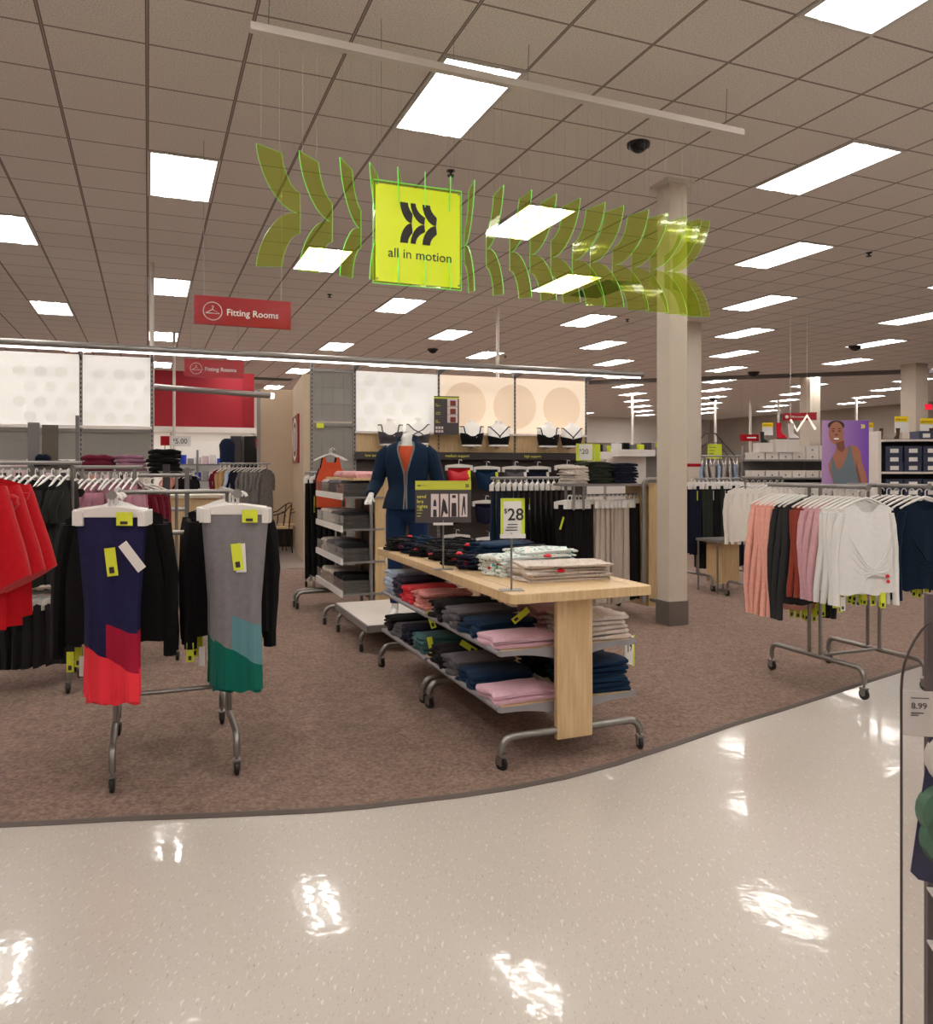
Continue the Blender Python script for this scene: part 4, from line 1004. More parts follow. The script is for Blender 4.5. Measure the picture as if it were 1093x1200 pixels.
x0, x1, z0, z1 = -.17,.17,.285,.54
mb = MB(); mb.box(x0,x1,-.004,.004,z0,z1); mb.build('card', CARD, t, smooth=False)
mb = MB(); mb.box(x0,x1,-.006,-.004,z1-.055,z1); mb.build('lime_header', mat('olive_lime',(196,200,66),.5), t, smooth=False)
logo(t, x1-.035, -.0065, z1-.042, .022, INK, 'emblem')
MB().box(x0+.012,x0+.035,-.0068,-.006,z1-.033,z1-.026).box(x0+.04,x0+.07,-.0068,-.006,z1-.030,z1-.028).build('header_print', INK, t, smooth=False)
text('send\nbra\ntights', .03, YEL, t, (x0+.01,-.006,z1-.105))
for k in range(3):
    mb = MB(); mb.box(x0+.01,x0+.045-.006*k,-.0055,-.004,z0+.075-.018*k,z0+.078-.018*k); mb.build('small_print', YEL, t, smooth=False)
for k in range(4):
    xa = -.075+k*.058
    ph = MB().box(xa,xa+.048,-.0055,-.004,z0+.035,z0+.175).build('photo', PRW, t, smooth=False)
    mb = MB()
    if k == 0: mb.prism([(xa+.012,z0+.036),(xa+.036,z0+.036),(xa+.034,z0+.08),(xa+.014,z0+.08)], .0006, lambda a,b,c:(a,-.0056-b,c)); mb.prism([(xa+.014,z0+.10),(xa+.034,z0+.10),(xa+.032,z0+.13),(xa+.024,z0+.145),(xa+.016,z0+.13)], .0006, lambda a,b,c:(a,-.0056-b,c))
    if k == 1: mb.prism([(xa+.002,z0+.036),(xa+.012,z0+.036),(xa+.02,z0+.07),(xa+.036,z0+.05),(xa+.046,z0+.06),(xa+.03,z0+.13),(xa+.016,z0+.15),(xa+.01,z0+.12)], .0006, lambda a,b,c:(a,-.0056-b,c))
    if k == 2: mb.prism([(xa+.008,z0+.036),(xa+.04,z0+.036),(xa+.038,z0+.12),(xa+.01,z0+.12)], .0006, lambda a,b,c:(a,-.0056-b,c)); mb.prism([(xa+.012,z0+.15),(xa+.036,z0+.15),(xa+.034,z0+.168),(xa+.014,z0+.168)], .0006, lambda a,b,c:(a,-.0056-b,c))
    if k == 3: mb.prism([(xa+.012,z0+.042),(xa+.018,z0+.042),(xa+.026,z0+.10),(xa+.032,z0+.05),(xa+.038,z0+.05),(xa+.034,z0+.155),(xa+.024,z0+.165),(xa+.02,z0+.14)], .0006, lambda a,b,c:(a,-.0056-b,c))
    mb.build('pictured_legs', PRD, ph, smooth=False)

# ================================================================ low white platform with mannequin
t = thing('low_platform', 'low white topped platform on casters at the wall end of the table', 'platform', FX(TO, 0, TL_+.25), ANG)
mb = MB(); mb.box(0,.86,0,1.15,.225,.25); mb.build('deck', WPAINT, t, smooth=False, bevel=.003)
mb = MB(); mb.box(-.005,.865,-.01,.0,.19,.245); mb.box(-.012,-.0,-.01,1.16,.19,.245); mb.box(.86,.872,-.01,1.16,.19,.245); mb.build('apron', RAIL, t, smooth=False)
for yy in (.15,1.0):
    pts = [(p[1], yy, p[2]) for p in leg_tube(0, -.02, .88, .17, .1, R=.06)]
    MB().tube(pts, .018, 10).build('leg', STEEL, t); caster(t, -.02, yy); caster(t, .88, yy)
    MB().box(.1,.14,yy-.02,yy+.02,.16,.2).box(.72,.76,yy-.02,yy+.02,.16,.2).build('post', STEEL, t, smooth=False)

def mannequin(loc, rz):
    t = thing('mannequin', 'white headless mannequin in a navy zip jacket, orange tank and navy leggings', 'mannequin', loc, rz)
    V_ = [(0,0,.93),(0,0,1.06),(0,.01,1.2),(0,0,1.33),(0,.01,1.43),(0,.0,1.50),(0,-.012,1.575)]
    R_ = [(.155,.11),(.125,.09),(.125,.095),(.14,.10),(.10,.07),(.052,.052),(.05,.05)]
    E_ = [(i,i+1) for i in range(6)]
    def add(p, r, par): V_.append(p); R_.append(r if isinstance(r, tuple) else (r,r)); E_.append((par, len(V_)-1)); return len(V_)-1
    for s in (-1,1):
        k = add((s*.09,0,.86), .085, 0); k = add((s*.10,-.01+.02*s,.66), .072, k); k = add((s*.10,-.02+.03*s,.48), .055, k); k = add((s*.105,.01+.03*s,.30), .052, k); k = add((s*.105,.02+.03*s,.09), .034, k)
        h = add((s*.11,.02+.03*s,.035), .034, k); add((s*.115,-.06+.03*s,.03), .034, h); add((s*.12,-.15+.03*s,.022), .02, len(V_)-1)
        k = add((s*.15,.01,1.415), .062, 4); k = add((s*.205,.015,1.36), .05, k); k = add((s*.265,.02,1.13), .038, k)
        hx = -.10 if s < 0 else -.04
        k = add((s*.285,-.10,1.07), .03, k); w = add((s*.29,-.17,1.035), .021, k); pl = add((s*.29,-.225,1.015), (.026,.016), w)
        for q in range(4):
            f = -.021+q*.014
            a = add((s*.29+f,-.265+.004*abs(q-1),1.0), .0085, pl); b = add((s*.29+f*1.1,-.292,.985), .008, a); add((s*.29+f*1.1,-.305+.004*abs(q-1),.962), .007, b)
        a = add((s*.29-s*.03,-.215,1.0), .010, w); add((s*.29-s*.042,-.245,.985), .008, a)
    me = bpy.data.meshes.new('body'); me.from_pydata(V_, E_, []); me.materials.append(BUSTM2)
    o = bpy.data.objects.new('body', me); C.objects.link(o); o.parent = t
    sk = o.modifiers.new('skin', 'SKIN'); sk.use_smooth_shade = True
    for i, r in enumerate(R_): me.skin_vertices[0].data[i].radius = r
    me.skin_vertices[0].data[0].use_root = True
    sb = o.modifiers.new('sub', 'SUBSURF'); sb.levels = 2; sb.render_levels = 2
    # clothing
    NJ = fab('navy_jacket_fabric', (22,40,62), .12); NL = fab('navy_legging_fabric', (26,46,78), .1); OR = fab('orange_tank_fabric', (196,84,52), .1)
    n = 32
    def ring(z, w, d, y0=0, gap=0, rp=0, ph=0):
        out = []
        for k in range(n+1):
            a = -pi/2+gap+(2*pi-2*gap)*k/n
            rr_ = 1+rp*sin(a*6+ph)
            out.append((w*cos(a)*rr_, y0+d*sin(a)*rr_, z))
        return out
    mb = MB(); zs = [(1.51,.075,.066,.62),(1.49,.105,.085,.56),(1.462,.16,.10,.44),(1.425,.195,.115,.36),(1.36,.20,.135,.26),(1.30,.195,.138,.17),(1.22,.185,.134,.06),(1.14,.172,.125,.05),(1.09,.165,.122,.04),(1.06,.178,.13,.04),(.99,.20,.145,.05),(.92,.215,.155,.06)]
    rg = [ring(z,w,d,.0,g,.02 if z < 1.4 else .005,z*9) for z,w,d,g in zs]
    mb.loft(rg, close=False)
    inner = [[(x*.96,y*.96,z) for x,y,z in r] for r in rg]; mb.loft(inner, close=False)
    j = mb.build('jacket', NJ, t)
    for s in (-1,1):
        pts = [(s*.15,.005,1.425),(s*.205,.012,1.37),(s*.235,.018,1.25),(s*.268,.02,1.14),(s*.285,-.05,1.09),(s*.288,-.12,1.058),(s*.29,-.155,1.043)]
        MB().tube(pts, .05, 14, rs=[.058,.07,.064,.058,.054,.046,.043]).build('sleeve', NJ, j)
        e = 0 if s < 0 else n
        MB().tube([r[e] for r in rg[1:]], .008, 6).build('zipper', GREYM, j)
        c = [(s*.085*cos(a), .0+.075*sin(a), 1.515+.015*sin(a)) for a in [-.9+.35*k for k in range(8)]]
    MB().loft([ring(1.485,.102,.088,0,.58), ring(1.535,.088,.075,.004,.62), ring(1.535,.082,.069,.004,.62), ring(1.485,.096,.082,0,.58)], close=False).build('collar', NJ, j)
    mb = MB(); mb.loft([ring(z,w,d,0,0) for z,w,d in ((1.455,.10,.085),(1.43,.14,.10),(1.38,.165,.118),(1.3,.165,.122),(1.15,.15,.11),(1.0,.16,.12))], close=False); mb.build('tank_top', OR, t)
    MB().loft([[(w_*cos(a),d_*sin(a),z) for a in [2*pi*q/24 for q in range(24)]] for z,w_,d_ in ((1.0,.165,.125),(.93,.182,.128),(.87,.185,.12),(.82,.15,.10),(.79,.06,.07))]).build('leggings_seat', NL, t)
    for s in (-1,1):
        rg2 = []
        for x, y, z, r1, r2 in ((.075,0,.97,.105,.118),(.09,0,.86,.098,.105),(.10,-.01+.02*s,.66,.083,.088),(.10,-.02+.03*s,.48,.064,.068),(.105,.01+.03*s,.30,.06,.062),(.105,.02+.03*s,.11,.042,.044)):
            rg2.append([(s*x+r1*cos(a), y+r2*sin(a), z) for a in [2*pi*q/18 for q in range(18)]])
        MB().loft(rg2).build('legging', NL, t)
    return t
BUSTM2 = mat('mannequin_white', (226,224,222), .35)
mp = W(474, 560, 6.75)
mannequin((mp[0]+.02, 6.8, .25), -.05)

# ================================================================ shelf gondola left of the mannequin
GO = (-1.145, 7.6)
t = thing('shelf_gondola', 'tall grey shelf unit with four loaded shelves and a wood end panel', 'shelf unit', (GO[0],GO[1],0), ANG)
mb = MB(); mb.box(.27,.48,-.02,.02,.05,1.4); mb.build('end_panel', WOOD, t, smooth=False, bevel=.004)
mb = MB(); mb.prism([(cos(a)*.045,sin(a)*.085) for a in [2*pi*k/20 for k in range(20)]], .003, lambda x,y,z:(.42+x,-.022-y,.62+z)); mb.build('oval_sticker', WPL, t, smooth=False)
for x in (.235,):
    for y in (.0, 1.2): MB().tube([(x,y,.1),(x,y,1.42)], .02, 8).build('post', RAIL, t)
for y in (.62,): MB().tube([(.3,y,.1),(.3,y,1.4)], .018, 8).build('post', RAIL, t)
mb = MB(); mb.box(.37,.39,.0,1.2,.15,1.38); mb.build('back_panel', mat('dim_wood',(150,126,96),.6), t, smooth=False)
gz = (.305,.615,.93,1.24)
for z in gz:
    o = MB().box(-.05,.36,-.03,1.22,z-.02,z).build('shelf', RAIL, t, smooth=False)
    MB().box(-.065,-.05,-.03,1.22,z-.03,z+.03).build('label_strip', WPL, o, smooth=False)
    MB().box(-.048,-.044,-.03,1.22,z+.0,z+.13).box(-.048,.2,-.034,-.03,z,z+.13).build('bin_front', GLASS, o, smooth=False)
for yy in (.1,1.05,1.2):
    pts = [(p[1], yy, p[2]) for p in leg_tube(0, -.3 if yy > .5 else -.2, .7, .18, .1, R=.07)]
    MB().tube(pts, .019, 10).build('leg', STEEL, t); caster(t, -.3 if yy > .5 else -.2, yy); caster(t, .7, yy)
for zi, z in enumerate(gz):
    nmz = ['bottom shelf','second shelf from the floor','third shelf from the floor','top shelf'][zi]
    for q, (b_, m, cn) in enumerate(((.15,BLK2,'black'),(.42,GRY,'dark grey') if zi else (.42,BLK2,'soft black'),(.70,GRY if zi%2 else OAT,'grey' if zi%2 else 'oatmeal'),(1.0,OAT,'pale oatmeal'))):
        stack(GO, .15, b_, z+.001, 4, m, f'{cn} joggers, {nmz} of the grey unit', w=.24, d=.32, h=.04)
# top merchandise on gondola: rail with pink garments
STRP = fab('pink_stripe_jersey',(214,160,164),.5,50)
for k in range(4):
    stack(GO, .25+.0*k, .2+.25*k, 1.42, 1, STRP, f'pink striped folded top on the tall unit, {ORD[k]} from its end panel', w=.22, d=.26, h=.06)
mb = MB(); mb.box(.05,.55,-.03,1.22,1.395,1.418); tag(mb.build('top_board', WOOD, smooth=False, loc=(GO[0],GO[1],0), rz=ANG), 'wood top board of the tall grey shelf unit', 'board')

# rack of black trousers + rust tank behind it
def simple_rail(name, label, loc, L, z, along='x', rz=ANG, base=True, depth=.5):
    t = thing(name, label, 'clothing rack', loc, rz)
    MB().tube([(0,0,z),(L,0,z)], .0155, 10).build('rail', RAIL, t)
    for x in (.06, L-.06):
        MB().tube([(x,.0,.18),(x,.0,z)], .0125, 8).build('post', STEEL, t)
        if base:
            MB().tube(leg_tube(x, -depth/2, depth/2, .18), .016, 8).build('leg', STEEL, t); caster(t, x, -depth/2); caster(t, x, depth/2)
    return t
bo = W(360, 690, 9.9)
simple_rail('trouser_rack', 'grey rail of black trousers behind the tall shelf unit', (bo[0],9.75,.008), .75, 1.45)
for k in range(7):
    p = (bo[0]+(.05+k*.07)*U[0], 9.75+(.05+k*.07)*U[1], 1.37)
    t = thing('trousers', f'black trousers hung by the mesh panel, {ORD[k]} from the fitting rooms side', 'trousers', p, ANG+pi/2-.5, 'black trousers beside the mesh panel')
    pants_mesh(.14,.1,1.2,.02,.012,k).build('garment', BLK2, t, weld=1e-4); clip_hanger(t, .26, .085)
    if k == 1: price_tag(t, -.1,-.03,-.2,.05,.2)
# rust tank tops facing out
for k in range(2):
    p = W(388, 545, 9.4-.25*(1-k)); lab = ['rust orange tank top on a white hanger facing out','black tank top hanging behind the rust one'][k]
    t = thing('tank_top', lab, 'tank top', (p[0]-.03*k,p[1]+.05*k,1.66), .1)
    mb = MB(); panel(mb, lambda q: .17 if q > .25 else .13+.16*q, lambda s: -.02 if .45 < abs(s) < .75 else (-.14-.0*abs(s) if abs(s) <= .45 else -.15), lambda s: -.02 if .45 < abs(s) < .75 else (-.08 if abs(s) <= .45 else -.15), lambda s: -.60, lambda q: .02, .006, nx=20)
    mb.build('garment', fab('rust_tank_fabric',(206,84,54)) if k == 0 else BLK2, t, weld=1e-4); shirt_hanger(t, .1)
tr = thing('face_out_arm', 'short steel face-out arm holding the rust tank top', 'display arm', (W(388,545,9.15)[0],9.15,1.735), .1)
MB().tube([(0.02,-.02,0),(0.02,.5,0)], .01, 8).build('arm', RAIL, tr)
MB().tube([(0.02,.5,-1.73),(0.02,.5,.02)], .012, 8).build('post', RAIL, tr)

# hanging bras on slatwall
def wall_bra(px, py, m, lab, Yo=-.22, w=.3, h=.2, tags=True):
    a = row_t(px); p = FX(WO, a, Yo); z = W(px, py, p[1])[2]
    t = thing('hanging_bra', lab, 'sports bra', (p[0],p[1],z), ANG-.2, 'sports bras hanging on the slatwall')
    mb = MB(); panel(mb, lambda q: w/2*(1-.25*q), lambda s: -.02-.05*(1-abs(s)), lambda s: -.01, lambda s: -h+.03*abs(s), lambda q: .02+.03*sin(q*pi), .01, nx=14, nz=8)
    mb.build('garment', m, t, weld=1e-4); clip_hanger(t, w*1.05, .10, .03)
    MB().tube([(0,-.06,.115),(0,.2,.115)], .005, 6).build('peg', RAIL, t)
    if tags: price_tag(t, w*.42, -.03, -.04, .04, .14, TAGY if int(px)%2 else TAGW)
bras = [(531,548,MATS['red_plastic'],'red folded top hanging beside the charcoal sign'),(563,550,NVY2,'teal navy sports bra hanging in the upper row'),(596,550,GRY,'grey sports bra hanging in the upper row'),(622,550,NVK,'midnight sports bra hanging beside the grey one'),(656,548,BLK2,'black sports bra at the open end of the upper row'),
 (525,590,BLK2,'black bra in the middle row beside the charcoal sign'),(562,590,NVK,'midnight bra in the middle row beside the price sign'),(598,594,BLK2,'black bra in the middle row behind the price sign'),(528,630,BLK2,'black bra in the low row behind the table'),(566,633,TEAL,'teal bra in the low row behind the table'),(596,634,BLK2,'black bra in the low row behind the price pole')]
for px, py, m, lab in bras: wall_bra(px, py, m, lab, w=.34, h=.30)

# ================================================================ navy and black trouser rail behind the table
no = W(575, 570, 8.4)
simple_rail('trouser_rail', 'grey pipe rail of navy and black trousers behind the display table', (no[0],8.4,.008), 1.05, 1.40)
for k in range(15):
    m, cn = ((NVY2,'navy') if k < 5 else (BLK2,'black'))
    p = FX((no[0],8.4), .03+k*.066, 0, 1.315)
    kk = k if k < 5 else k-5
    t = thing('trousers', f'{cn} trousers on the pipe rail, {ORD[kk]} {cn} pair from the price sign', 'trousers', p, ANG+pi/2-.55, cn+' trousers on the pipe rail')
    pants_mesh(.15,.12,1.1,.02,.014,k*.9).build('garment', m, t, weld=1e-4); clip_hanger(t, .27, .085)
    if k == 6: price_tag(t, .0,-.03,-.12,.045,.12)

# gondola with folded trousers, beige trousers
KO = (W(672,570,7.75)[0], 7.75)
KW = .92
t = thing('trouser_gondola', 'steel and wood gondola with folded trousers on top, beside the pillar', 'gondola', (KO[0],KO[1],0), ANG)
mb = MB(); mb.box(0,KW-.03,0,.42,1.335,1.36); mb.build('top_shelf', RAIL, t, smooth=False, bevel=.002)
for x in (.03,.14): MB().tube([(x,.05,1.1),(x,.05,1.34)], .012, 8).build('post', RAIL, t)
MB().tube([(KW-.12,-.02,.15),(KW-.12,-.02,1.34)]+[(KW-.12+.06-.06*cos(a),-.02,1.34+.06*sin(a)) for a in [pi/2*k/5 for k in range(1,6)]]+[(KW+.05,-.02,1.40)], .021, 10).build('bent_post', RAIL, t)
mb = MB(); mb.box(KW-.05,KW-.02,.0,.42,.1,1.36); mb.box(KW-.05,KW+.06,-.005,.02,.1,1.36); mb.build('end_panel', WOOD, t, smooth=False)
MB().tube([(0,.18,1.24),(KW-.05,.18,1.24)], .012, 8).build('hang_rail', RAIL, t)
MB().tube(leg_tube(KW-.02, -.25, .6, .17), .019, 10).build('leg', STEEL, t); caster(t, KW-.02, -.25); caster(t, KW-.02, .6)
MB().tube(leg_tube(.05, -.1, .6, .17), .019, 10).build('leg', STEEL, t); caster(t, .05, -.1); caster(t, .05, .6)
MB().tube([(.05,.25,.17),(.05,.25,1.34)], .016, 8).build('post', STEEL, t)
OLV = fab('dark_olive_jersey',(44,50,42))
stack(KO, .11, .2, 1.361, 6, OAT, 'oatmeal folded trousers on the gondola top', w=.17, d=.3, h=.031, face=0)
stack(KO, .34, .2, 1.361, 7, OLV, 'dark olive folded trousers on the gondola top', w=.25, d=.32, h=.033, face=0)
stack(KO, .62, .2, 1.361, 7, NVK, 'midnight folded trousers on the gondola top', w=.27, d=.32, h=.031, face=0)
BEI = fab('beige_twill',(198,184,172),.1)
for k in range(8):
    p = FX(KO, .36+k*.052, .12+.0*k, 1.15)
    t = thing('trousers', f'beige trousers under the gondola top, {ORD[k]} from the table side' if k else 'beige trousers with a lime tag, first under the gondola top', 'trousers', p, ANG-.25 if k == 0 else ANG+.55+random.uniform(-.06,.06), 'beige trousers on the gondola')
    pants_mesh(.135,.14,1.0,.02,.016,k*1.2,wk=.15).build('garment', BEI, t, weld=1e-4); clip_hanger(t, .24, .08)
    if k == 0: price_tag(t, -.02,-.04,-.10,.035,.12)
for k in range(8):
    p = FX(KO, .02+k*.042, .15, 1.15)
    t = thing('trousers', f'black trousers hanging beside the beige pairs, {ORD[k]} from the pipe rail', 'trousers', p, ANG-.3 if k == 0 else ANG+.6, 'black trousers on the gondola')
    pants_mesh(.13,.11,.95,.02,.014,k*1.2).build('garment', BLK2, t, weld=1e-4); clip_hanger(t, .24, .08)
    if k == 0: price_tag(t, -.05,-.04,-.12,.02,.13, rot=-.3, lg=False)
for k in range(2):
    p = FX(KO, .80+k*.04, .15, 1.15)
    t = thing('trousers', f'black trousers beside the gondola end panel, {ORD[k]} from the beige pairs', 'trousers', p, ANG+.6, 'black trousers on the gondola')
    pants_mesh(.13,.11,.98,.02,.014,k*1.2).build('garment', BLK2, t, weld=1e-4); clip_hanger(t, .24, .08)
# $20 sign + lime card
t = thing('price_sign', 'small white and lime sign reading $20 above the folded trousers', 'price sign', W(675,540,8.0), ANG-.3)
mb = MB(); mb.box(0,.19,0,.004,0,.175); mb.build('card', LIME, t, smooth=False)
mb = MB(); mb.box(.03,.165,-.003,0,.008,.168); mb.build('white_area', TAGW, t, smooth=False)
text('$', .03, INK, t, (.035,-.004,.1)); text('20', .072, INK, t, (.055,-.004,.07))
MB().tube([(.09,.008,-.17),(.09,.008,.02)], .005, 6).build('stem', RAIL, t)
t = thing('shelf_card', 'narrow lime card standing beside the $20 sign', 'card', W(697,541,8.15), ANG-.3)
mb = MB(); mb.box(0,.055,0,.004,0,.18); mb.build('card', LIME, t, smooth=False)
MB().tube([(.03,.008,-.17),(.03,.008,.02)], .005, 6).build('stem', RAIL, t)

# ================================================================ racks beyond the pillar
ro = (W(812,690,9.9)[0], 9.9)
simple_rail('trouser_rack', 'grey rack of dark trousers beyond the pillar', (ro[0],ro[1],.008), .85, 1.37, depth=.6)
for k in range(13):
    m, cn = ((NVK,'midnight') if k < 3 or k > 9 else (OLV,'black olive') if k < 7 else (BLK2,'black'))
    p = FX(ro, -.03+k*.062, 0, 1.29-.0*k)
    t = thing('trousers', f'dark {cn} trousers beyond the pillar, {ORD[k]} pair from the pillar', 'trousers', p, ANG-.35+(.7 if k % 3 else 0), 'dark trousers on the rack beyond the pillar')
    pants_mesh(.13,.12,1.03 if k > 2 else .85,.02,.014,k*1.2).build('garment', m, t, weld=1e-4); clip_hanger(t, .24, .08)
    if k in (1,5,8,11): price_tag(t, 0,-.04,-.06,.045,.12, TAGY if k in (1,11) else TAGW, lg=False)
wo = (W(868,690,9.0)[0], 9.0)
simple_rail('sweater_rack', 'grey rack of white sweaters beyond the pillar', (wo[0],wo[1],.008), .6, 1.40, depth=.6)
for k in range(7):
    p = FX(wo, .06+k*.07, -.02*k, 1.30)
    t = make_shirt('white_sweater', f'white long-sleeve sweater, {ORD[k]} from the dark trousers rack', 'sweater', p, ANG-.45+.1*k, CREAM, 'white sweaters beyond the pillar', tags=False, L=.62, sl=.58, ph=k, Wd=.2, splay=.03)
t = thing('end_table', 'small wood and steel unit standing under the white sweaters', 'display table', FX(wo,.16,.5,0), ANG)
mb = MB(); mb.box(0,.25,0,.3,.12,.62); mb.build('panel', WOOD, t, smooth=False)
mb = MB(); mb.box(-.12,.3,-.05,.35,.62,.65); mb.build('top', RAIL, t, smooth=False)
for x_,y_ in ((-.1,-.03),(-.1,.33),(.28,.33)): MB().tube([(x_,y_,.0),(x_,y_,.62)], .012, 8).build('leg', STEEL, t)

# shoe gondolas: white boxes
so = (W(880,560,13.5)[0], 13.5)
t = thing('shoe_shelf', 'grey shelf unit of white shoe boxes behind the shirt rack', 'shelf unit', (so[0],so[1],0), ANG-.35)
for z in (.35,.72,1.02,1.35,1.66): MB().box(0,2.2,0,.4,z-.03,z).build('shelf', RAIL, t, smooth=False)
for x in (0,1.1,2.2): MB().box(x-.02,x+.02,.38,.42,0,1.9).build('upright', RAIL, t, smooth=False)
MB().box(0,2.2,.38,.4,.1,1.66).build('back', GREYM, t, smooth=False)
MB().box(0,2.2,0,.4,0,.12).build('base_deck', WPAINT, t, smooth=False)
SB = mat('white_shoebox', (226,218,210), .7, 0, .03, 5); NB = mat('navy_shoebox', (54,60,84), .6, 0, .08, 5)
def shoebox(org, rz, a, b, z, m, lab, grp, w=.19, h=.12, d=.3, bl=False):
    ca, sa = cos(rz), sin(rz)
    t = thing('shoe_box', lab, 'shoe box', (org[0]+a*ca-b*sa, org[1]+a*sa+b*ca, z), rz+random.uniform(-.03,.03), grp)
    MB().box(0,w,0,d,0,h*.78).build('box', m, t, smooth=False); MB().box(-.003,w+.003,-.003,d+.003,h*.78,h).build('lid', m, t, smooth=False)
    if bl: MB().box(w*.25,w*.75,-.005,-.003,h*.2,h*.7).build('end_label', TAGW, t, smooth=False)
    else: MB().box(w*.45,w*.55,-.005,-.003,h*.25,h*.45).build('end_label', INK, t, smooth=False)
for rowi, z in enumerate((1.02,1.14,1.35,1.66,1.78)):
    for c in range(9 if rowi != 4 else 4):
        if rowi == 4 and c == 0: continue
        cc = c if rowi != 4 else c+2
        shoebox(so, ANG-.35, .03+cc*.235, .03, z+.001, SB, f'white shoe box, {ORD[c]} along the {["lower","lower stacked","middle","upper","upper stacked"][rowi]} layer of the grey shelf', 'white shoe boxes on the grey shelf', w=.215)
def boot(loc, rz, m, lab, s=1.0):
    t = thing('rain_boot', lab, 'boot', loc, rz)
    mb = MB(); rings = []
    for z, x, rx, ry in ((.0,.045,.125,.048),(.04,.045,.125,.05),(.08,.02,.10,.048),(.12,-.02,.07,.05),(.18,-.03,.058,.054),(.28,-.032,.066,.06),(.36,-.032,.07,.065)):
        rings.append([(s*(x+rx*cos(a)), s*ry*sin(a), s*z) for a in [2*pi*q/18 for q in range(18)]])
    mb.loft(rings); mb.build('shaft', m, t)
    MB().loft([[(s*(.045+.13*cos(a)), s*.053*sin(a), s*z) for a in [2*pi*q/18 for q in range(18)]] for z in (-.012,.012)]).build('sole', RUB, t)
    MB().loft([[(s*(-.032+.074*cos(a)), s*.069*sin(a), s*z) for a in [2*pi*q/18 for q in range(18)]] for z in (.345,.365)]).build('rim', m, t)
    return t
REDB = mat('red_boot', (206,20,48), .3)
boot(W(914,516,13.65)[:2]+(2.02,), 0.1, REDB, 'tall red rain boot standing on white shoe boxes', .75)
boot(W(928,516,13.68)[:2]+(2.02,), 0.1, WPL, 'white rain boot beside the red one', .72)
boot(W(894,519,13.65)[:2]+(1.955,), 0.1, RUB, 'short black boot standing on a white shoe box', .5)
for px in (914,928,894):
    x, y, _ = W(px,516,13.62); z = 2.005 if px != 894 else 1.945
    MB_ = MB().box(-.13,.13,-.13,.2,1.79 if px != 894 else 1.79, z); 
    t = thing('shoe_box', {914:'white shoe box holding up the red boot',928:'white shoe box under the white boot',894:'white shoe box under the black boot'}[px], 'shoe box', (x+.01,y,0), 0)
    MB().box(-.12,.12 if px == 894 else .08,-.1,.18,1.785,z-.03).build('box', SB, t, smooth=False); MB().box(-.123,.123 if px == 894 else .083,-.103,.183,z-.03,z).build('lid', SB, t, smooth=False)
# zig zag white light decor
t = thing('zigzag_lamp', 'white zigzag shaped display piece above the shoe boxes', 'display piece', W(926,505,14.3), 0)
[MB().tube([(x_,0,z_),(x_,0,CEIL-t.location[2])], .003, 5).build('wire', WPL, t) for x_, z_ in ((0,.2),(.3,.28))]
MB().tube([(0,0,.2),(.12,0,0),(.30,0,.28),(.45,0,.03)], .022, 6).build('zigzag', mat('warm_white_glow',(250,244,230),.5,emit=.6), t)

# navy boxes, long shelf at the picture edge
sn = (W(1030,560,11.5)[0], 11.5)
rzn = -.1
t = thing('shoe_shelf', 'white framed shelf unit stacked with navy shoe boxes', 'shelf unit', (sn[0],sn[1],0), rzn)
for z in (.4,.98,1.46,1.93): MB().box(0,2.0,0,.4,z-.03,z).build('shelf', WPAINT, t, smooth=False)
for x in (0,1.0,2.0): MB().box(x-.02,x+.02,-.02,.42,0,2.05).build('upright', WPAINT, t, smooth=False)
MB().box(0,2.0,.4,.42,.1,1.95).build('back', DGREY, t, smooth=False); MB().box(0,2.0,0,.4,0,.15).build('base_deck', WPAINT, t, smooth=False)
for c in range(7):
    for lv, (z, n) in enumerate(((.98,3),(1.46,3))):
        for q in range(n):
            shoebox(sn, rzn, .1+c*.26, .02, z+q*.125+.001, NB, f'navy shoe box in stack {ORD[c]} from the poster, {["lowest","middle","highest"][q]} on the {["lower","upper"][lv]} shelf', 'navy shoe boxes in stacks', w=.235, h=.12, bl=True)
BRN = fab('brown_fur',(84,60,50),.5,40)
for c in range(8):
    x = sn[0]+(.1+c*.23)*cos(rzn); y = sn[1]+(.1+c*.23)*sin(rzn)+.15
    if c % 3 == 2: shoebox(sn, rzn, .1+c*.23, .02, 1.931, NB, f'navy shoe box on the top shelf, {["first","second","third"][c//3]} one among the slippers', 'navy shoe boxes among slippers', w=.2, h=.12, bl=True)
    else:
        boot((x,y,1.945), 1.4+.3*c, BRN, f'brown fur slipper boot on the top shelf, {ORD[c]} item from the poster', .42)
for px, py, Y, lab in ((838,519,15,'lime price card on a stem above the patterned tops'),(1048,497,13,'clearance card with yellow header above the fur boots'),(1078,500,12.6,'second clearance card with yellow header at the picture edge'),(1008,503,14,'clearance card with yellow header partly behind the poster'),(893,500,17,'yellow clearance card behind the black boot')):
    p = W(px,py+ (22 if px == 838 else 10),Y)
    t = thing('clearance_card', lab, 'sign', p, .1)
    if px == 838:
        t2 = MB().box(0,.28,0,.005,.12,.40).build('card', LIME, t, smooth=False); [MB().box(.03,.16-.02*k,-.003,0,.33-.06*k,.34-.06*k).build('small_print', INK, t, smooth=False) for k in range(3)]
        t.location = W(829,545,Y)
    else:
        MB().box(0,.24,0,.005,0,.26).build('card', TAGW, t, smooth=False); MB().box(0,.24,-.004,0,.18,.27).build('header', mat('clearance_yellow',(246,214,10),.5), t, smooth=False)
        text('clearance', .05, INK, t, (.015,-.006,.205))
    MB().tube([(.12,.005,-t.location[2]+.01),(.12,.005,.02)], .008, 6).build('stem', RAIL, t)
mb = MB(); mb.box(.06,.22,0,.05,0,.14); tag(mb.build('exit_sign', mat('exit_red',(230,16,50),.4,emit=.5), smooth=False, loc=W(1082,480,20)), 'small glowing red exit sign near the far wall', 'exit sign')
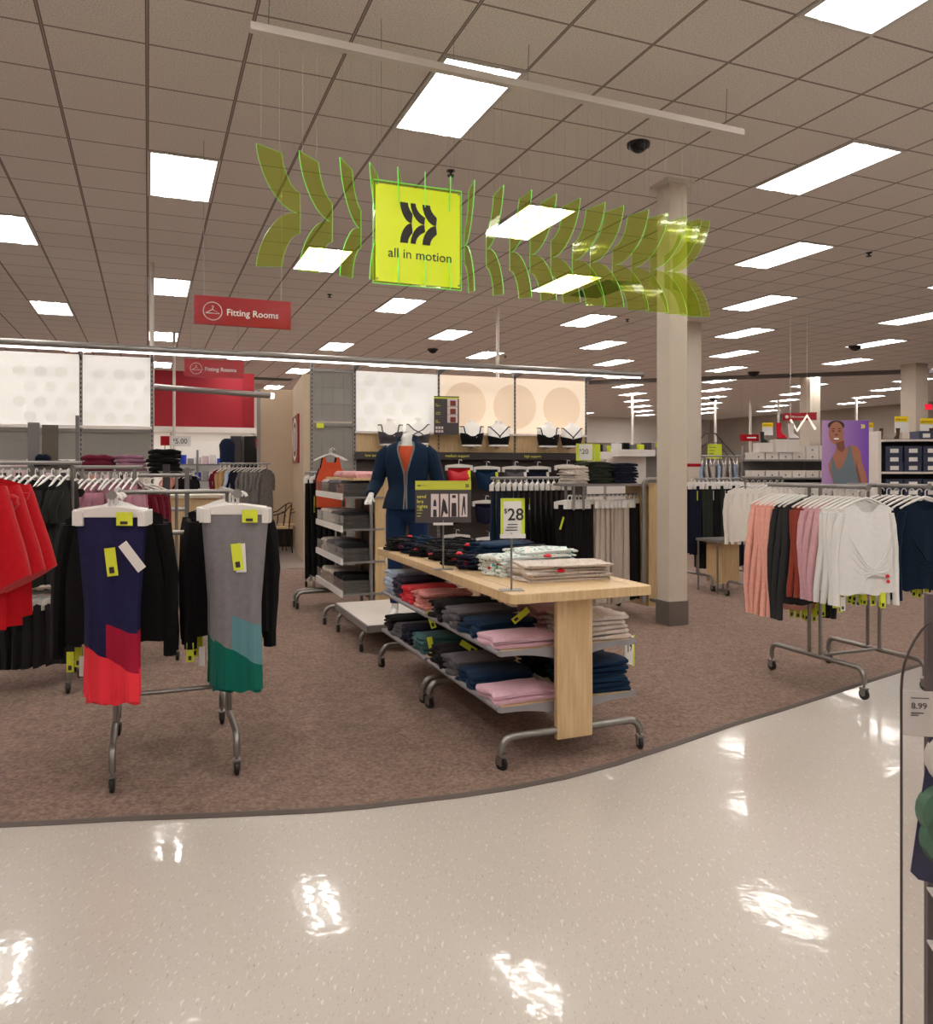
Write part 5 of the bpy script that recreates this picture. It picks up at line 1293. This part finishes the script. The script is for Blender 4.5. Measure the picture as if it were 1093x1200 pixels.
t = thing('aisle_flag', 'red aisle sign projecting behind the pillar', 'sign', W(805,486,14.86), .0); MB().box(0,.12,0,.02,0,.10).build('board', SIGNRED, t, smooth=False)
# patterned tops on racks in the middle distance
PAT = fab('grey_pattern_jersey',(170,160,154),.7,60); BLUP = fab('blue_print_jersey',(150,166,190),.5,40)
po = (W(822,560,14)[0], 14)
simple_rail('tops_rail', 'far rail of grey patterned tops behind the dark trousers', (po[0],po[1],.008), 1.1, 1.72, base=False)
for k in range(12):
    p = FX(po, .02+k*.085, 0, 1.62)
    t = make_shirt('patterned_top', f'grey patterned top on the far rail, {ORD[k]} from the pillar', 'top', p, ANG+.8+.1*(k%3), PAT if k%4 else BLUP, 'patterned tops on the far rail', tags=False, L=.55, sl=.3, ph=k, th=.02)
for k, (px, lab) in enumerate(((822,'red clearance strip beside the pillar'),)):
    mb = MB(); mb.box(0,.22,0,.01,0,.05); tag(mb.build('shelf_strip', SIGNRED, smooth=False, loc=W(805,547,12.5)), lab, 'shelf sign')

# far fixtures generic (kitchen/other departments) seen between wall end and pillar
for k, (px, py, Y, w, h, m, lab) in enumerate(((693,535,16,.5,.9,WPL,'white shelf block far behind the $20 sign'),(722,532,17,1.0,.28,WPL,'white long shelf far behind the folded trousers'),(756,530,18,.8,.5,RAIL,'grey crate shelf near the pillar in the distance'))):
    p = W(px,py,Y); t = thing('far_shelf', lab, 'shelf unit', (p[0],p[1],0), ANG)
    MB().box(0,w,0,.4,p[2]-.05,p[2]+.1).build('shelf', m, t, smooth=False); MB().box(0,w,.35,.4,0,p[2]+.12).build('back', m, t, smooth=False)
    for q in range(5):
        x = .05+q*w/5.2; hh = .08+.08*random.random()
        tt = tag(MB().box(0,w/7,0,.2,0,hh).build('shelf_item', [DGREY,WPL,BLK,RAIL,TAGY][(q+k)%5], smooth=False, loc=FX(p,x,.08,p[2]+.1), rz=ANG, bevel=.008), f'small boxed item on the {lab.split(" far")[0].split(" near")[0]}, {ORD[q]} along it', 'boxed item')
# staircase rail far
mb = MB(); 
t = thing('stair_railing', 'dark stair railing against the far wall beside the pillar', 'railing', W(815,525,30), 0)
MB().tube([(0,0,.1),(.35,0,.55),(.75,0,.55),(1.5,0,-.3)], .03, 6).tube([(.1,0,-.6),(.1,0,.2)], .025, 6).tube([(.5,0,-.6),(.5,0,.55)], .025, 6).tube([(1.0,0,-.6),(1.0,0,.25)], .025, 6).tube([(0,0,-.2),(.4,0,.2),(.8,0,.2),(1.5,0,-.6)], .02, 6).build('rail', DGREY, t)

# ================================================================ left side racks
BLKT = fab('black_olive_tee',(38,38,36)); MAUV = fab('mauve_tee',(178,124,142))
lo = (W(10,545,5.5)[0]-.15, 5.35)
simple_rail('tee_rack', 'two-level rack of black tees and dark shorts on casters', (lo[0],lo[1],.008), .66, 1.545, depth=.6)
for k in range(10):
    p = FX(lo, .12+k*.05, 0, 1.44)
    t = make_shirt('black_tee', f'black tee on the upper rail, {ORD[k]} from the picture edge', 'tee', p, ANG+pi/2-.3+random.uniform(-.1,.1), BLKT, 'black tees on the two-level rack', tags=False, L=.72, sl=.22, ph=k*1.3, slr=.06, Wd=.2)
    if k in (2,5): price_tag(t, 0,-.05,-.35,.04,.12, TAGY)
MB_r = thing('lower_rail', 'lower rail of the black tee rack', 'rail', (lo[0],lo[1]-.05,.0), ANG); MB().tube([(-.1,0,.66),(.7,0,.66)], .014, 8).build('rail', RAIL, MB_r)
for x in (0.06,.6): MB().tube([(x,0,.66),(x,.05,.66)], .01, 6).build('joint', RAIL, MB_r)
for k in range(9):
    p = FX(lo, .0+k*.07, -.05, .585)
    t = thing('shorts', f'black shorts on the lower rail, {ORD[k]} from the picture edge', 'shorts', p, ANG+pi/2-.8, 'black shorts on the lower rail')
    pants_mesh(.16,.15,.42,.02,.02,k).build('garment', fab('charcoal_shorts',(36,34,36)), t, weld=1e-4); clip_hanger(t, .18, .08)
mo = (W(86,549,5.9)[0], 5.9)
simple_rail('mauve_rack', 'short grey rail of mauve tees behind the navy leggings', (mo[0],mo[1],.008), .48, 1.515, depth=.5)
for k in range(11):
    p = FX(mo, .02+k*.042, 0, 1.41)
    t = make_shirt('mauve_tee', f'mauve tee, {ORD[k]} from the black tees', 'tee', p, ANG+pi/2-.35+random.uniform(-.12,.12), MAUV, 'mauve tees on the short rail', tags=False, L=.6, sl=.2, ph=k*1.3, slr=.05, Wd=.18)
# burgundy garments beside
BURG = fab('burgundy_knit',(112,28,44),.3)
for k in range(3):
    p = W(160+8*k, 575, 6.3+.1*k)
    t = make_shirt('burgundy_sweater', f'burgundy top behind the leggings rack, {ORD[k]} from the mauve tees', 'top', (p[0],p[1],1.36), ANG+.2, BURG, 'burgundy tops', tags=False, L=.85, sl=.5, Wd=.12, ph=k)
o = simple_rail('burgundy_rail', 'rail holding burgundy tops beside the dark upright', (W(150,570,6.25)[0],6.25,.008), .42, 1.45, base=True, depth=.4)
# red fleece at the picture edge
REDF = fab('red_fleece',(178,14,26),.15,50)
for k in range(3):
    t = thing('red_sweater', ['bright red fleece sweater at the picture edge, sleeve reaching toward the aisle rack','red fleece sweater directly behind the outermost one','deep red fleece sweater third along the rail'][k], 'sweater', (-1.91-.03*k, 2.85+.10*k, 1.50), .12*k-.1, 'red fleece sweaters')
    mb = shirt_mesh(Wd=.26, L=.56, neck=.09, sl=.1, th=.06, rip=.015, ph=k*2, splay=.0, slr=.07)
    rings = []
    for f in [i/8 for i in range(9)]:
        x = .20+.11*f**.9; z = -.09-.31*f; r = .088-.012*f
        rings.append([(x+r*cos(a)*.9, -.03+r*.7*sin(a)*(1+.1*sin(3*a+f*9)), z+r*.55*cos(a)) for a in [2*pi*q/14 for q in range(14)]])
    mb.loft(rings)
    mb.build('garment', REDF, t, weld=1e-4); shirt_hanger(t, .08)
rr_ = thing('sweater_rack', 'steel rack holding red fleece sweaters at the picture edge', 'clothing rack', (-1.93,2.7,.0), .0)
MB().tube([(0,0,1.57),(0,.4,1.57),(-.15,.65,1.57)], .0155, 8).build('rail', RAIL, rr_)
MB().tube([(-.15,.65,.17),(-.15,.65,1.57)], .0125, 8).build('post', STEEL, rr_)
MB().tube([(-.7,.65,.1),(-.7,.65,.17),(-.12,.65,.17),(-.12,.65,.1)], .016, 8).build('leg', STEEL, rr_); caster(rr_, -.7, .65); caster(rr_, -.12, .65)
# sweater shelf behind
go = (W(84,545,6.9)[0], 6.9)
t = thing('sweater_shelf', 'grey shelf holding stacks of folded sweaters above the mauve tees', 'shelf', (go[0],go[1],0), ANG)
MB().box(0,.95,0,.42,1.46,1.49).build('board', RAIL, t, smooth=False)
MB().box(.0,.03,.38,.42,0,2.0).box(.93,.97,-.02,.02,0,1.52).box(.95,.98,.38,.42,0,1.5).box(0,.03,-.02,.02,0,1.5).build('post', GREYM, t, smooth=False)
MB().box(0,.95,0,.42,1.12,1.14).build('lower_board', RAIL, t, smooth=False)
stack(go, .20, .2, 1.491, 3, fab('burgundy_sweater',(104,30,52)), 'burgundy folded sweater on the grey shelf', w=.26, d=.3, h=.05, face=0)
stack(go, .47, .2, 1.491, 4, fab('mauve_sweater',(142,98,120)), 'mauve folded sweater on the grey shelf', w=.25, d=.3, h=.038, face=0)
stack(go, .76, .16, 1.45, 6, BLKF, 'black folded sweater on the grey shelf', w=.28, d=.32, h=.042, face=0)
# glass bin uprights and shelf merchandise further left
t = thing('accessory_shelf', 'grey accessory shelf with clear dividers above the black tees', 'shelf', (W(-10,545,7.4)[0],7.4,0), ANG)
MB().box(-.3,.75,0,.4,1.50,1.53).build('board', RAIL, t, smooth=False); MB().box(.30,.40,-.01,.0,1.1,1.95).build('mirror_post', GREYM, t, smooth=False)
MB().box(.42,.56,-.01,-.005,1.5,1.93).build('mirror', mat('small_mirror',(170,166,160),.1,.9), t, smooth=False); MB().box(-.3,-.26,.36,.4,0,1.5).box(.7,.74,.36,.4,0,1.5).build('post', GREYM, t, smooth=False)
p = W(50,543,7.45); stack((p[0],p[1]), 0, .12, 1.531, 2, NVK, 'navy folded cap like item on the accessory shelf', w=.12, d=.15, h=.06, face=0)
p = W(72,543,7.5); stack((p[0],p[1]), 0, .12, 1.531, 2, GRY, 'grey folded knit on the accessory shelf', w=.18, d=.2, h=.03, face=0)
# packaged underwear wall
PK = [mat('pack_pink',(226,196,206),.5,0,.3,25), mat('pack_white',(232,226,226),.5,0,.2,25), mat('pack_grey',(150,146,146),.5,0,.2,25), mat('pack_mauve',(190,150,176),.5,0,.3,25)]
t = thing('package_wall', 'pale peg wall hung with packaged underwear under the grey mesh', 'peg wall', FX(WO, TL[0], -.02), ANG)
MB().box(0,TL[2]-TL[0],0,.02,.1,1.6).build('board', WPAINT, t, smooth=False)
for rowi in range(4):
    for c in range(13):
        a = TL[0]+.12+c*.155; z = 1.31-rowi*.30
        tt = thing('hanging_package', f'small hanging underwear package, {ORD[c]} along row {["one","two","three","four"][rowi]} of the peg wall', 'package', FX(WO, a, -.12, z), ANG, 'underwear packages on the peg wall')
        MB().box(0,.12,0,.02,0,.24).build('pack', PK[(c*7+rowi*3)%4], tt, smooth=False, bevel=.006)
        MB().box(.03,.09,-.003,0,.05,.15).build('pictured_item', [PRD,SKIN,PK[0],DGREY][(c+rowi)%4], tt, smooth=False)
        MB().tube([(.06,.0,.25),(.06,.12,.25)], .003, 5).build('peg', RAIL, tt)
# wood counter behind leggings
co = W(193,660,8.6)
t = thing('wood_counter', 'wood fronted counter with pale top behind the leggings rack', 'counter', (co[0],8.6,0), ANG-.35)
MB().box(0,.56,0,.5,.45,1.19).build('front_panel', WOOD, t, smooth=False); MB().box(-.04,.6,-.03,.54,1.19,1.22).build('top', mat('pale_laminate',(206,196,178),.5), t, smooth=False); MB().box(0.02,.54,.02,.5,0.008,.45).build('base', RAIL, t, smooth=False)
up = W(195,560,7.0)
tag(MB().box(-.03,.03,-.03,.03,0.008,1.55).build('dark_post', DGREY, smooth=False, loc=(up[0],7.0,0), rz=ANG), 'dark square post standing beside the folded black sweaters', 'post')
# fitting room area display behind: shelves, $5 sign, racks
so2 = W(190,560,17)
t = thing('jewelry_shelf', 'white lit shelf unit of small packages beneath the red soffit', 'shelf unit', (so2[0],17,0), ANG-.3)
for z in (.5,.9,1.25,1.6): MB().box(0,1.5,0,.4,z-.03,z).build('shelf', RAIL, t, smooth=False)
MB().box(0,1.5,.38,.41,0,2.1).build('back', mat('lit_wall',(0,0,0)), t, smooth=False); MB().box(.72,.76,-.02,.02,0,1.9).build('upright', RAIL, t, smooth=False)
for r_ in range(4):
    for c in range(9):
        z = (.5,.9,1.25,1.6)[r_]; hh = .12+.1*((c*5+r_*3)%4)/4
        tt = tag(MB().box(0,.11,0,.1,0,hh).build('package', [PK[1],WPL,PK[2],PK[0],mat('cobalt_pack',(30,60,190),.5)][(c*3+r_)%5 if (c,r_) != (2,2) else 4], smooth=False, loc=(so2[0]+.04+c*.16, 17.02-.0*c+.04, z), rz=0, bevel=.004), f'small package, {ORD[c]} along the {["lowest","second","third","highest"][r_]} shelf under the soffit', 'package', 'packages beneath the red soffit')
t = thing('price_sign', 'white sign reading $5.00 in front of the lit shelves', 'price sign', W(200,523,14.5), .05)
MB().box(0,.36,0,.01,0,.19).build('card', TAGW, t, smooth=False); text('$', .06, INK, t, (.04,-.002,.1)); text('5.00', .13, INK, t, (.08,-.002,.05))
MB().tube([(.0,.01,-2.0+.1),(.0,.01,.25)], .012, 6).build('pole', RAIL, t)
t = thing('red_sign_card', 'small red card beside the $5.00 sign', 'sign', W(188,522,15), .05); MB().box(0,.17,0,.01,0,.18).build('card', SIGNRED, t, smooth=False); MB().tube([(.08,.01,-1.9),(.08,.01,.02)], .01, 6).build('pole', RAIL, t)
# racks with clothes further back
fo = (W(256,548,13.2)[0], 13.2)
simple_rail('far_rack', 'far rail of beige, navy and patterned dresses beyond the leggings', (fo[0],fo[1],.008), .85, 1.58, base=True)
DOT = fab('black_white_print',(120,116,114),.9,70)
for k in range(12):
    m, cn = [(BURG,'burgundy'),(fab('camel_knit',(186,150,104)),'camel'),(fab('camel_knit',(0,0,0)),'camel'),(LBL,'pale blue'),(NVK,'navy'),(NVK,'navy')][k] if k < 6 else (DOT,'black and white print')
    p = FX(fo, .03+k*.068, 0, 1.5)
    make_shirt('hanging_dress', f'{cn} dress on the far rail, {ORD[k]} from the wood counter', 'dress', p, ANG+.6+.1*(k%2), m, 'dresses on the far rail', tags=False, L=.85+.1*(k%3), sl=.3, ph=k, Wd=.16)
p = W(262,530,13.6)
t = thing('torso_display', 'navy dotted blouse on a small torso display above the dresses', 'torso display', (p[0],p[1],1.66), 0)
MB().loft([[(.12*sx_*cos(a)+.06,.08*sx_*sin(a),z) for a in [2*pi*q/16 for q in range(16)]] for z, sx_ in ((-.05,1.1),(.1,1.05),(.25,1.15),(.33,.8),(.36,.4))]).build('blouse', fab('navy_dot_blouse',(30,38,60),.8,90), t)
MB().tube([(.06,0,-1.65),(.06,0,.0)], .015, 8).build('pole', RAIL, t)
for px, py, w, h, m, lab in ((286,541,.32,.5,BLK,'black box display topped by a red card beside the fitting rooms wall'),(300,545,.24,.26,DGREY,'dark low display box beside the beige wall'),(270,523,.2,.2,DGREY,'dark display box above the dresses')):
    p = W(px,py,15.5); t = thing('display_box', lab, 'display box', (p[0],p[1],0), 0); MB().box(0,w,0,.3,.9,p[2]+h).build('box', m, t, smooth=False); MB().box(.02,w-.02,.02,.28,0,.9).build('plinth', DGREY, t, smooth=False)
p = W(299,525,15.3); t = thing('red_sign_card', 'red card sign on the black display box', 'sign', (p[0],p[1],p[2]), 0); MB().box(0,.17,0,.01,0,.19).build('card', SIGNRED, t, smooth=False); MB().box(.03,.14,-.003,0,.09,.11).build('print_line', SIGNWHITE, t, smooth=False); MB().tube([(.08,.01,-1.85),(.08,.01,.02)], .01, 6).build('pole', RAIL, t)
qo = (W(196,560,12.8)[0], 12.8)
simple_rail('baby_rack', 'far low rail of small pink and black tops under the $5.00 sign', (qo[0],qo[1],.008), .42, 1.48)
for k in range(6):
    p = FX(qo, .02+k*.07, 0, 1.4)
    make_shirt('small_top', f'{"pink" if k < 3 else "black"} small top on the low rail, {ORD[k]} along it', 'top', p, ANG+.7, PEACH if k < 3 else BLK2, 'small tops on the low rail', tags=False, L=.35, sl=.15, ph=k, Wd=.13, slr=.03)

# chairs
FRAMEC = mat('dark_bronze_tube', (62,44,34), .4, .4)
def chair(loc, rz, lab):
    t = thing('chair', lab, 'chair', loc, rz, 'waiting chairs by the fitting rooms')
    mb = MB(); mb.loft([[(x,y,z) for x,y in rr(-.22,.22,-.22,.22,.06)] for z in (.43,.46)]); mb.build('seat', WOOD, t, bevel=.004)
    for sx_ in (-1,1):
        MB().tube([(sx_*.23,-.2,.44),(sx_*.24,-.22,0)], .011, 8).build('leg', FRAMEC, t)
        MB().tube([(sx_*.2,.2,.44),(sx_*.22,.26,0)], .011, 8).build('leg', FRAMEC, t)
        MB().tube([(sx_*.24,-.2,.44),(sx_*.25,-.18,.62),(sx_*.25,-.1,.67),(sx_*.24,.1,.72),(sx_*.19,.24,.84)], .011, 8).build('armrest', FRAMEC, t)
        MB().tube([(sx_*.2,.2,.44),(sx_*.19,.25,.84)], .011, 8).build('back_post', FRAMEC, t)
    MB().tube([(-.19,.25,.84),(-.1,.28,.87),(.1,.28,.87),(.19,.25,.84)], .011, 8).build('top_rail', FRAMEC, t)
    mb = MB(); mb.loft([[(x, y0+.03*cos(x*9)-.0, z) for x in [-.09+.018*k for k in range(11)]]+[(x, y0+.012+.03*cos(x*9), z) for x in [.09-.018*k for k in range(11)]] for z, y0 in ((.5,.19),(.84,.225))]); mb.build('backrest', WOOD, t)
p = W(322,640,14.0); chair((p[0],p[1],.014), -1.1, 'tan and bronze armchair by the beige wall, closer to the opening')
p = W(341,636,14.65); chair((p[0],p[1],.014), -1.1, 'tan and bronze armchair half hidden behind the other, close to the wall corner')

# ================================================================ plexiglass and blister pack beside the camera
gx = W(1056,800,1.25)
t = thing('plexiglass_divider', 'clear plexiglass divider with a rounded corner in front of the aisle floor', 'divider', (gx[0],1.25,0), -.1)
pts = [(.0,.02),(.0,1.17)]+[(.10-.10*cos(a), 1.17+.13*sin(a)) for a in [pi/2*k/10 for k in range(1,11)]]+[(.5,1.31),(.5,.02)]
mb = MB(); mb.prism(pts, .004, None, 0, 1); mb.build('sheet', [PLEXI, mat('plexi_edge',(70,62,60),.3)], t, smooth=False)
MB().tube([(x-.0005,-.001,z) for x,z in pts[:13]], .0022, 6).build('edge', MATS['plexi_edge'], t)
t = thing('price_label', 'white shelf price label reading 8.99 behind the plexiglass', 'price label', W(1058,862,1.32), -.15)
MB().box(0,.11,0,.0015,0,.075).build('card', TAGW, t, smooth=False); text('8.99', .0145, mat('soft_ink',(110,104,106),.6), t, (.012,-.001,.046)); text('8', .006, MATS['soft_ink'], t, (-.5,-5,.058)) if False else None
for k in range(3): MB().box(.012,.04-.008*k,-.001,0,(.063,.038,.034)[k],(.0645,.0395,.0355)[k]).build('small_print', MATS['soft_ink'], t, smooth=False)
t = thing('blister_pack', 'navy blister pack holding white and green round pieces behind the plexiglass', 'package', W(1067,1030,1.36), -.2)
NVYC = mat('navy_card', (26,34,84), .4, 0, .05, 10)
mb = MB(); mb.prism([(.0,.012),(.012,.0),(.2,-.03),(.2,.34),(.045,.36)], .003, lambda x,y,z:(x,y,z)); mb.build('card', NVYC, t, smooth=False)
GRN = mat('sage_green_plastic', (76,122,98), .35)
def pill(cx, cz, m, nm):
    o = MB().lathe([(0,-.03),(.03,-.028),(.045,-.018),(.05,0),(.05,.006)], (cx,0,cz), 24, 'y').build(nm, m, t)
    MB().lathe([(.012,-.033),(.018,-.034),(.018,-.026),(.012,-.026)], (cx,0,cz), 16, 'y').build('hole', RUB, o)
pill(.072,.21,WPL,'white_disc'); pill(.058,.12,GRN,'green_disc'); pill(.062,.075,GRN,'green_disc')
MB().lathe([(0,-.045),(.03,-.043),(.052,-.03),(.06,0),(.062,.0)], (.075,0,.1), 24, 'y').build('bubble', PLEXI, t)
text('pharmacy', .014, SIGNWHITE, t, (.05,-.002,.012), rz=0)
t = thing('shelf_fixture', 'dark edged shelf fixture holding the navy blister pack', 'shelf fixture', (W(1087,800,1.5)[0],1.5,0), -.2)
MB().box(0,.3,0,.02,0,1.28).build('side_panel', mat('dark_mauve_panel',(92,80,82),.6), t, smooth=False); MB().box(-.03,.3,-.03,.05,.0,.1).build('base', DGREY, t, smooth=False)
for z in (.62,.72,1.02,1.08): MB().box(-.002,.3,-.16,0,z,z+.004).build('shelf_edge', TAGW, t, smooth=False)

# ================================================================ light, world, camera
w = bpy.data.worlds.new('world'); scene.world = w; w.use_nodes = True
w.node_tree.nodes['Background'].inputs[0].default_value = (1,.94,.88,1); w.node_tree.nodes['Background'].inputs[1].default_value = .5
cam = bpy.data.cameras.new('camera'); co_ = bpy.data.objects.new('camera', cam); C.objects.link(co_)
co_.location = (0,0,CZ); co_.rotation_euler = (pi/2,0,0)
cam.sensor_fit = 'HORIZONTAL'; cam.sensor_width = 36; cam.lens = F/1093*36; cam.shift_y = -(600-PY0)/1093; cam.clip_start = .05; cam.clip_end = 200
scene.camera = co_
scene.view_settings.view_transform = 'Standard'; scene.view_settings.look = 'None'; scene.view_settings.exposure = .08; scene.view_settings.gamma = 1.0
cy = scene.cycles; cy.use_denoising = True; cy.use_adaptive_sampling = True; cy.adaptive_threshold = .02; cy.max_bounces = 8; cy.diffuse_bounces = 4; cy.transparent_max_bounces = 32; cy.sample_clamp_indirect = 6
try: cy.use_light_tree = True
except Exception: pass
